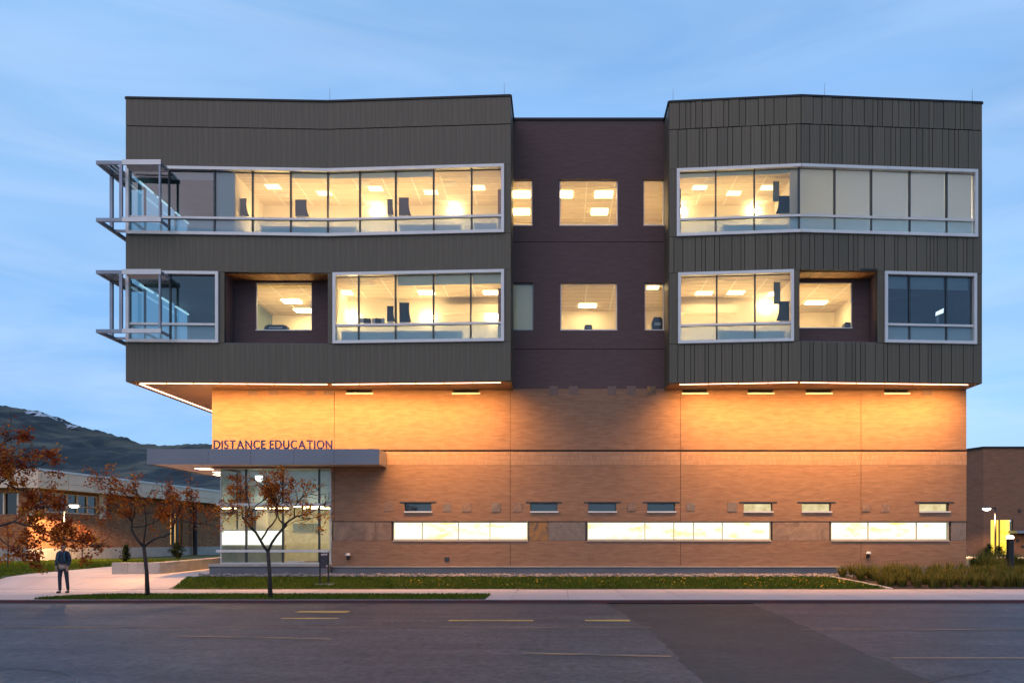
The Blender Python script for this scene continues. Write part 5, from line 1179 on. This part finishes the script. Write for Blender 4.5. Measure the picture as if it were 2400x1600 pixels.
def young(px, py, d, h, label, leafm, n_, name='young_tree', wr=.5):
    x, y, z0 = fx(px, d), yd(d), gz(d); rnd = random.Random(int(px)); t = empty(name, (x, y, z0), label, 'tree' if name == 'young_tree' else 'shrub', 'young trees and shrubs by the low building')
    w_ = MB(); w_.tube([(x, y, z0 - .05), (x + .03, y, z0 + h * .5), (x, y, z0 + h)], [.035, .025, .008], 6); tint = []; lm = MB()
    for i in range(26):
        s = rnd.uniform(.25 if name == 'young_tree' else .02, .95); a = rnd.uniform(0, 6.28); L = h * wr * rnd.uniform(.4, 1) * (1.1 - s); p0 = Vector((x, y, z0 + h * s)); p1 = p0 + Vector((math.cos(a) * L, math.sin(a) * L, L * .8)); w_.tube([p0, p1], [.01, .004], 3, cap=False)
        for _ in range(n_):
            c = p0.lerp(p1, rnd.uniform(.2, 1.1)) + Vector((rnd.gauss(0, .06), rnd.gauss(0, .06), rnd.gauss(0, .06))); u = Vector((rnd.gauss(0, 1), rnd.gauss(0, 1), rnd.gauss(0, 1))).normalized(); w2 = u.orthogonal().normalized(); s2 = rnd.uniform(.05, .1)
            lm.quad(c, c + u * s2 * .5 + w2 * s2 * .35, c + u * s2, c + u * s2 * .5 - w2 * s2 * .35); tint.append(rnd.random())
    w_.build('trunk', BARK, t); o = lm.build('crown', leafm, t); set_tint(o, tint)
young(18, 1340, 44, 2.4, 'thin young tree on the lawn at the far left', LEAF_A, 14)
young(192, 1326, 49, 2.2, 'thin young tree on the lawn right of the person', LEAF_A, 10)
young(296, 1303, 50, .95, 'small dark conical shrub before the low brick wall', LEAF_G, 40, 'shrub', .35)
young(416, 1298, 56, 1.0, 'round dark shrub by the lit doorway of the low building', LEAF_G, 60, 'shrub', .7)
young(2318, 1296, 58, .9, 'small shrub left of the yellow doorway', LEAF_G, 40, 'shrub', .7)
young(2341, 1296, 57, .8, 'small shrub right of the pole lamp by the yellow doorway', LEAF_G, 40, 'shrub', .7)

# ------------------------------------------------------------------ the person on the sidewalk
PD = 31.6; PX, PY_, PZ = fx(148, PD), yd(PD), .101
PER = empty('person', (PX, PY_, PZ), 'person in a dark blue jacket and jeans standing on the sidewalk', 'person')
def skin(name, verts, edges, radii, mat, sub=2, parent=PER, root=0):
    me = bpy.data.meshes.new(name); me.from_pydata([(PX + x, PY_ + y, PZ + z) for x, y, z in verts], edges, [])
    ob = bpy.data.objects.new(name, me); col.objects.link(ob); ms = ob.modifiers.new('skin', 'SKIN'); ms.use_smooth_shade = True
    lay = me.skin_vertices[0] if me.skin_vertices else None
    if lay is None: me.skin_vertices.new() if hasattr(me.skin_vertices, 'new') else None; lay = me.skin_vertices[0]
    for i, r in enumerate(radii): lay.data[i].radius = r if isinstance(r, tuple) else (r, r); lay.data[i].use_root = (i == root)
    ob.modifiers.new('sub', 'SUBSURF').render_levels = sub; ob.modifiers['sub'].levels = sub
    dg = bpy.context.evaluated_depsgraph_get(); dg.update(); m2 = bpy.data.meshes.new_from_object(ob.evaluated_get(dg)); bpy.data.objects.remove(ob)
    m2.materials.clear(); m2.materials.append(mat); m2.polygons.foreach_set('use_smooth', [True] * len(m2.polygons)); return link(name, m2, parent)
SKINM = M('skin', (0.42, 0.25, 0.18), 0.6, scale=8); JACK = M('dark blue jacket', (0.022, 0.042, 0.075), 0.85, c2=(0.014, 0.026, 0.05), scale=7, bump=.4)
JEAN = M('dark jeans', (0.020, 0.026, 0.042), 0.85, c2=(0.028, 0.036, 0.055), scale=9, bump=.3); HEM = M('white shirt hem', (0.62, 0.60, 0.62), 0.8); SHOE = M('dark shoe', (0.03, 0.03, 0.032), 0.6); HAIR = M('dark hair', (0.012, 0.009, 0.008), 0.6, scale=30)
H = 1.72
V = [(0, 0, .95), (0, 0, 1.12), (0, -.005, 1.30), (0, 0, 1.44), (0, -.01, 1.52), (0, -.02, 1.60), (0, -.015, 1.68),
     (.17, 0, 1.41), (.23, .02, 1.16), (.20, -.07, .93), (-.17, 0, 1.41), (-.23, .02, 1.16), (-.20, -.07, .93),
     (.09, 0, .86), (.115, .03, .50), (.12, .11, .09), (-.09, 0, .86), (-.085, -.06, .50), (-.075, -.06, .09), (.14, -.02, .045), (-.085, -.20, .045)]
E = [(0, 1), (1, 2), (2, 3), (3, 4), (4, 5), (5, 6), (3, 7), (7, 8), (8, 9), (3, 10), (10, 11), (11, 12), (0, 13), (13, 14), (14, 15), (0, 16), (16, 17), (17, 18), (15, 19), (18, 20)]
Rr = [(.13, .10), (.12, .09), (.14, .10), (.07, .07), (.05, .05), (.075, .09), (.07, .08), .055, .042, .032, .055, .042, .032, .08, .055, .04, .08, .055, .04, .035, .035]
# hands with five fingers each
for s in (1, -1):
    b0 = len(V); w_i = 9 if s > 0 else 12
    V.append((s * .195, -.09, .86)); E.append((w_i, b0)); Rr.append(.028)
    for k_, (ox, ln) in enumerate(((-.028, .07), (-.01, .08), (.01, .075), (.026, .06))):
        V += [(s * .195 + ox * s, -.10, .83), (s * .195 + ox * s, -.105, .83 - ln * .6), (s * .195 + ox * s * .9, -.095, .83 - ln)]; n_ = len(V); E += [(b0, n_ - 3), (n_ - 3, n_ - 2), (n_ - 2, n_ - 1)]; Rr += [.010, .009, .007]
    V += [(s * .165, -.12, .85), (s * .155, -.13, .82)]; n_ = len(V); E += [(b0, n_ - 2), (n_ - 2, n_ - 1)]; Rr += [.011, .009]
skin('body', V, E, Rr, SKINM)
skin('jacket', [(0, 0, .97), (0, 0, 1.14), (0, 0, 1.32), (0, .005, 1.45), (.175, .0, 1.415), (.235, .02, 1.16), (.205, -.065, .945), (-.175, .0, 1.415), (-.235, .02, 1.16), (-.205, -.065, .945)],
     [(0, 1), (1, 2), (2, 3), (3, 4), (4, 5), (5, 6), (3, 7), (7, 8), (8, 9)], [(.165, .12), (.155, .115), (.175, .125), (.10, .09), .075, .06, .045, .075, .06, .045], JACK)
skin('shirt_hem', [(0, 0, .90), (0, 0, .965)], [(0, 1)], [(.168, .125), (.16, .118)], HEM)
skin('trousers', [(0, 0, .94), (.095, 0, .84), (.12, .028, .50), (.12, .105, .08), (-.095, 0, .84), (-.088, -.062, .50), (-.075, -.065, .08)], [(0, 1), (1, 2), (2, 3), (0, 4), (4, 5), (5, 6)], [(.145, .11), .092, .066, .055, .092, .066, .055], JEAN)
for sx_, sy_ in ((.12, .085), (-.08, -.085)): skin('shoe', [(sx_, sy_ + .06, .045), (sx_ * 1.05, sy_ - .05, .045), (sx_ * 1.15, sy_ - .16, .035)], [(0, 1), (1, 2)], [(.045, .045), (.048, .045), (.04, .032)], SHOE)
skin('hair', [(0, .015, 1.70), (0, .05, 1.62), (0, .055, 1.54)], [(0, 1), (1, 2)], [(.085, .09), (.085, .06), (.07, .035)], HAIR)
q = MB(); FZ = lambda x, y, z: (PX + x, PY_ + y, PZ + z)
q.quad(FZ(-.012, -.098, 1.585), FZ(.012, -.098, 1.585), FZ(0, -.122, 1.595)); q.quad(FZ(-.012, -.098, 1.585), FZ(0, -.122, 1.595), FZ(0, -.10, 1.632)); q.quad(FZ(.012, -.098, 1.585), FZ(0, -.10, 1.632), FZ(0, -.122, 1.595)); q.build('nose', SKINM, PER)
for s in (1, -1): q = MB(); q.blob(FZ(s * .028, -.093, 1.628), (.011, .008, .007), 0, 8); q.build('eye', BLACKM, PER)
for s in (1, -1): q = MB(); q.blob(FZ(s * .077, -.012, 1.61), (.01, .022, .032), 0, 8); q.build('ear', SKINM, PER)
q = MB(); q.box(PX - .022, PX + .022, PY_ - .101, PY_ - .09, PZ + 1.558, PZ + 1.566); q.build('mouth', M('lips', (0.25, 0.10, 0.09), 0.5), PER)
# backpack worn by the person
BPK = empty('backpack', (PX, PY_ + .2, PZ + 1.0), 'dark backpack with teal straps worn by the person on the sidewalk', 'backpack')
STRAP = M('teal strap', (0.03, 0.12, 0.16), 0.8)
q = MB(); q.blob(FZ(0, .21, 1.22), (.17, .10, .24), .03, 12); q.build('bag', NAVY, BPK, True)
for s in (1, -1): q = MB(); q.tube([FZ(s * .10, .12, 1.42), FZ(s * .11, .0, 1.50), FZ(s * .10, -.115, 1.40), FZ(s * .12, -.145, 1.22), FZ(s * .17, -.07, 1.06), FZ(s * .15, .12, 1.04)], .022, 6); q.build('strap', STRAP, BPK, True)
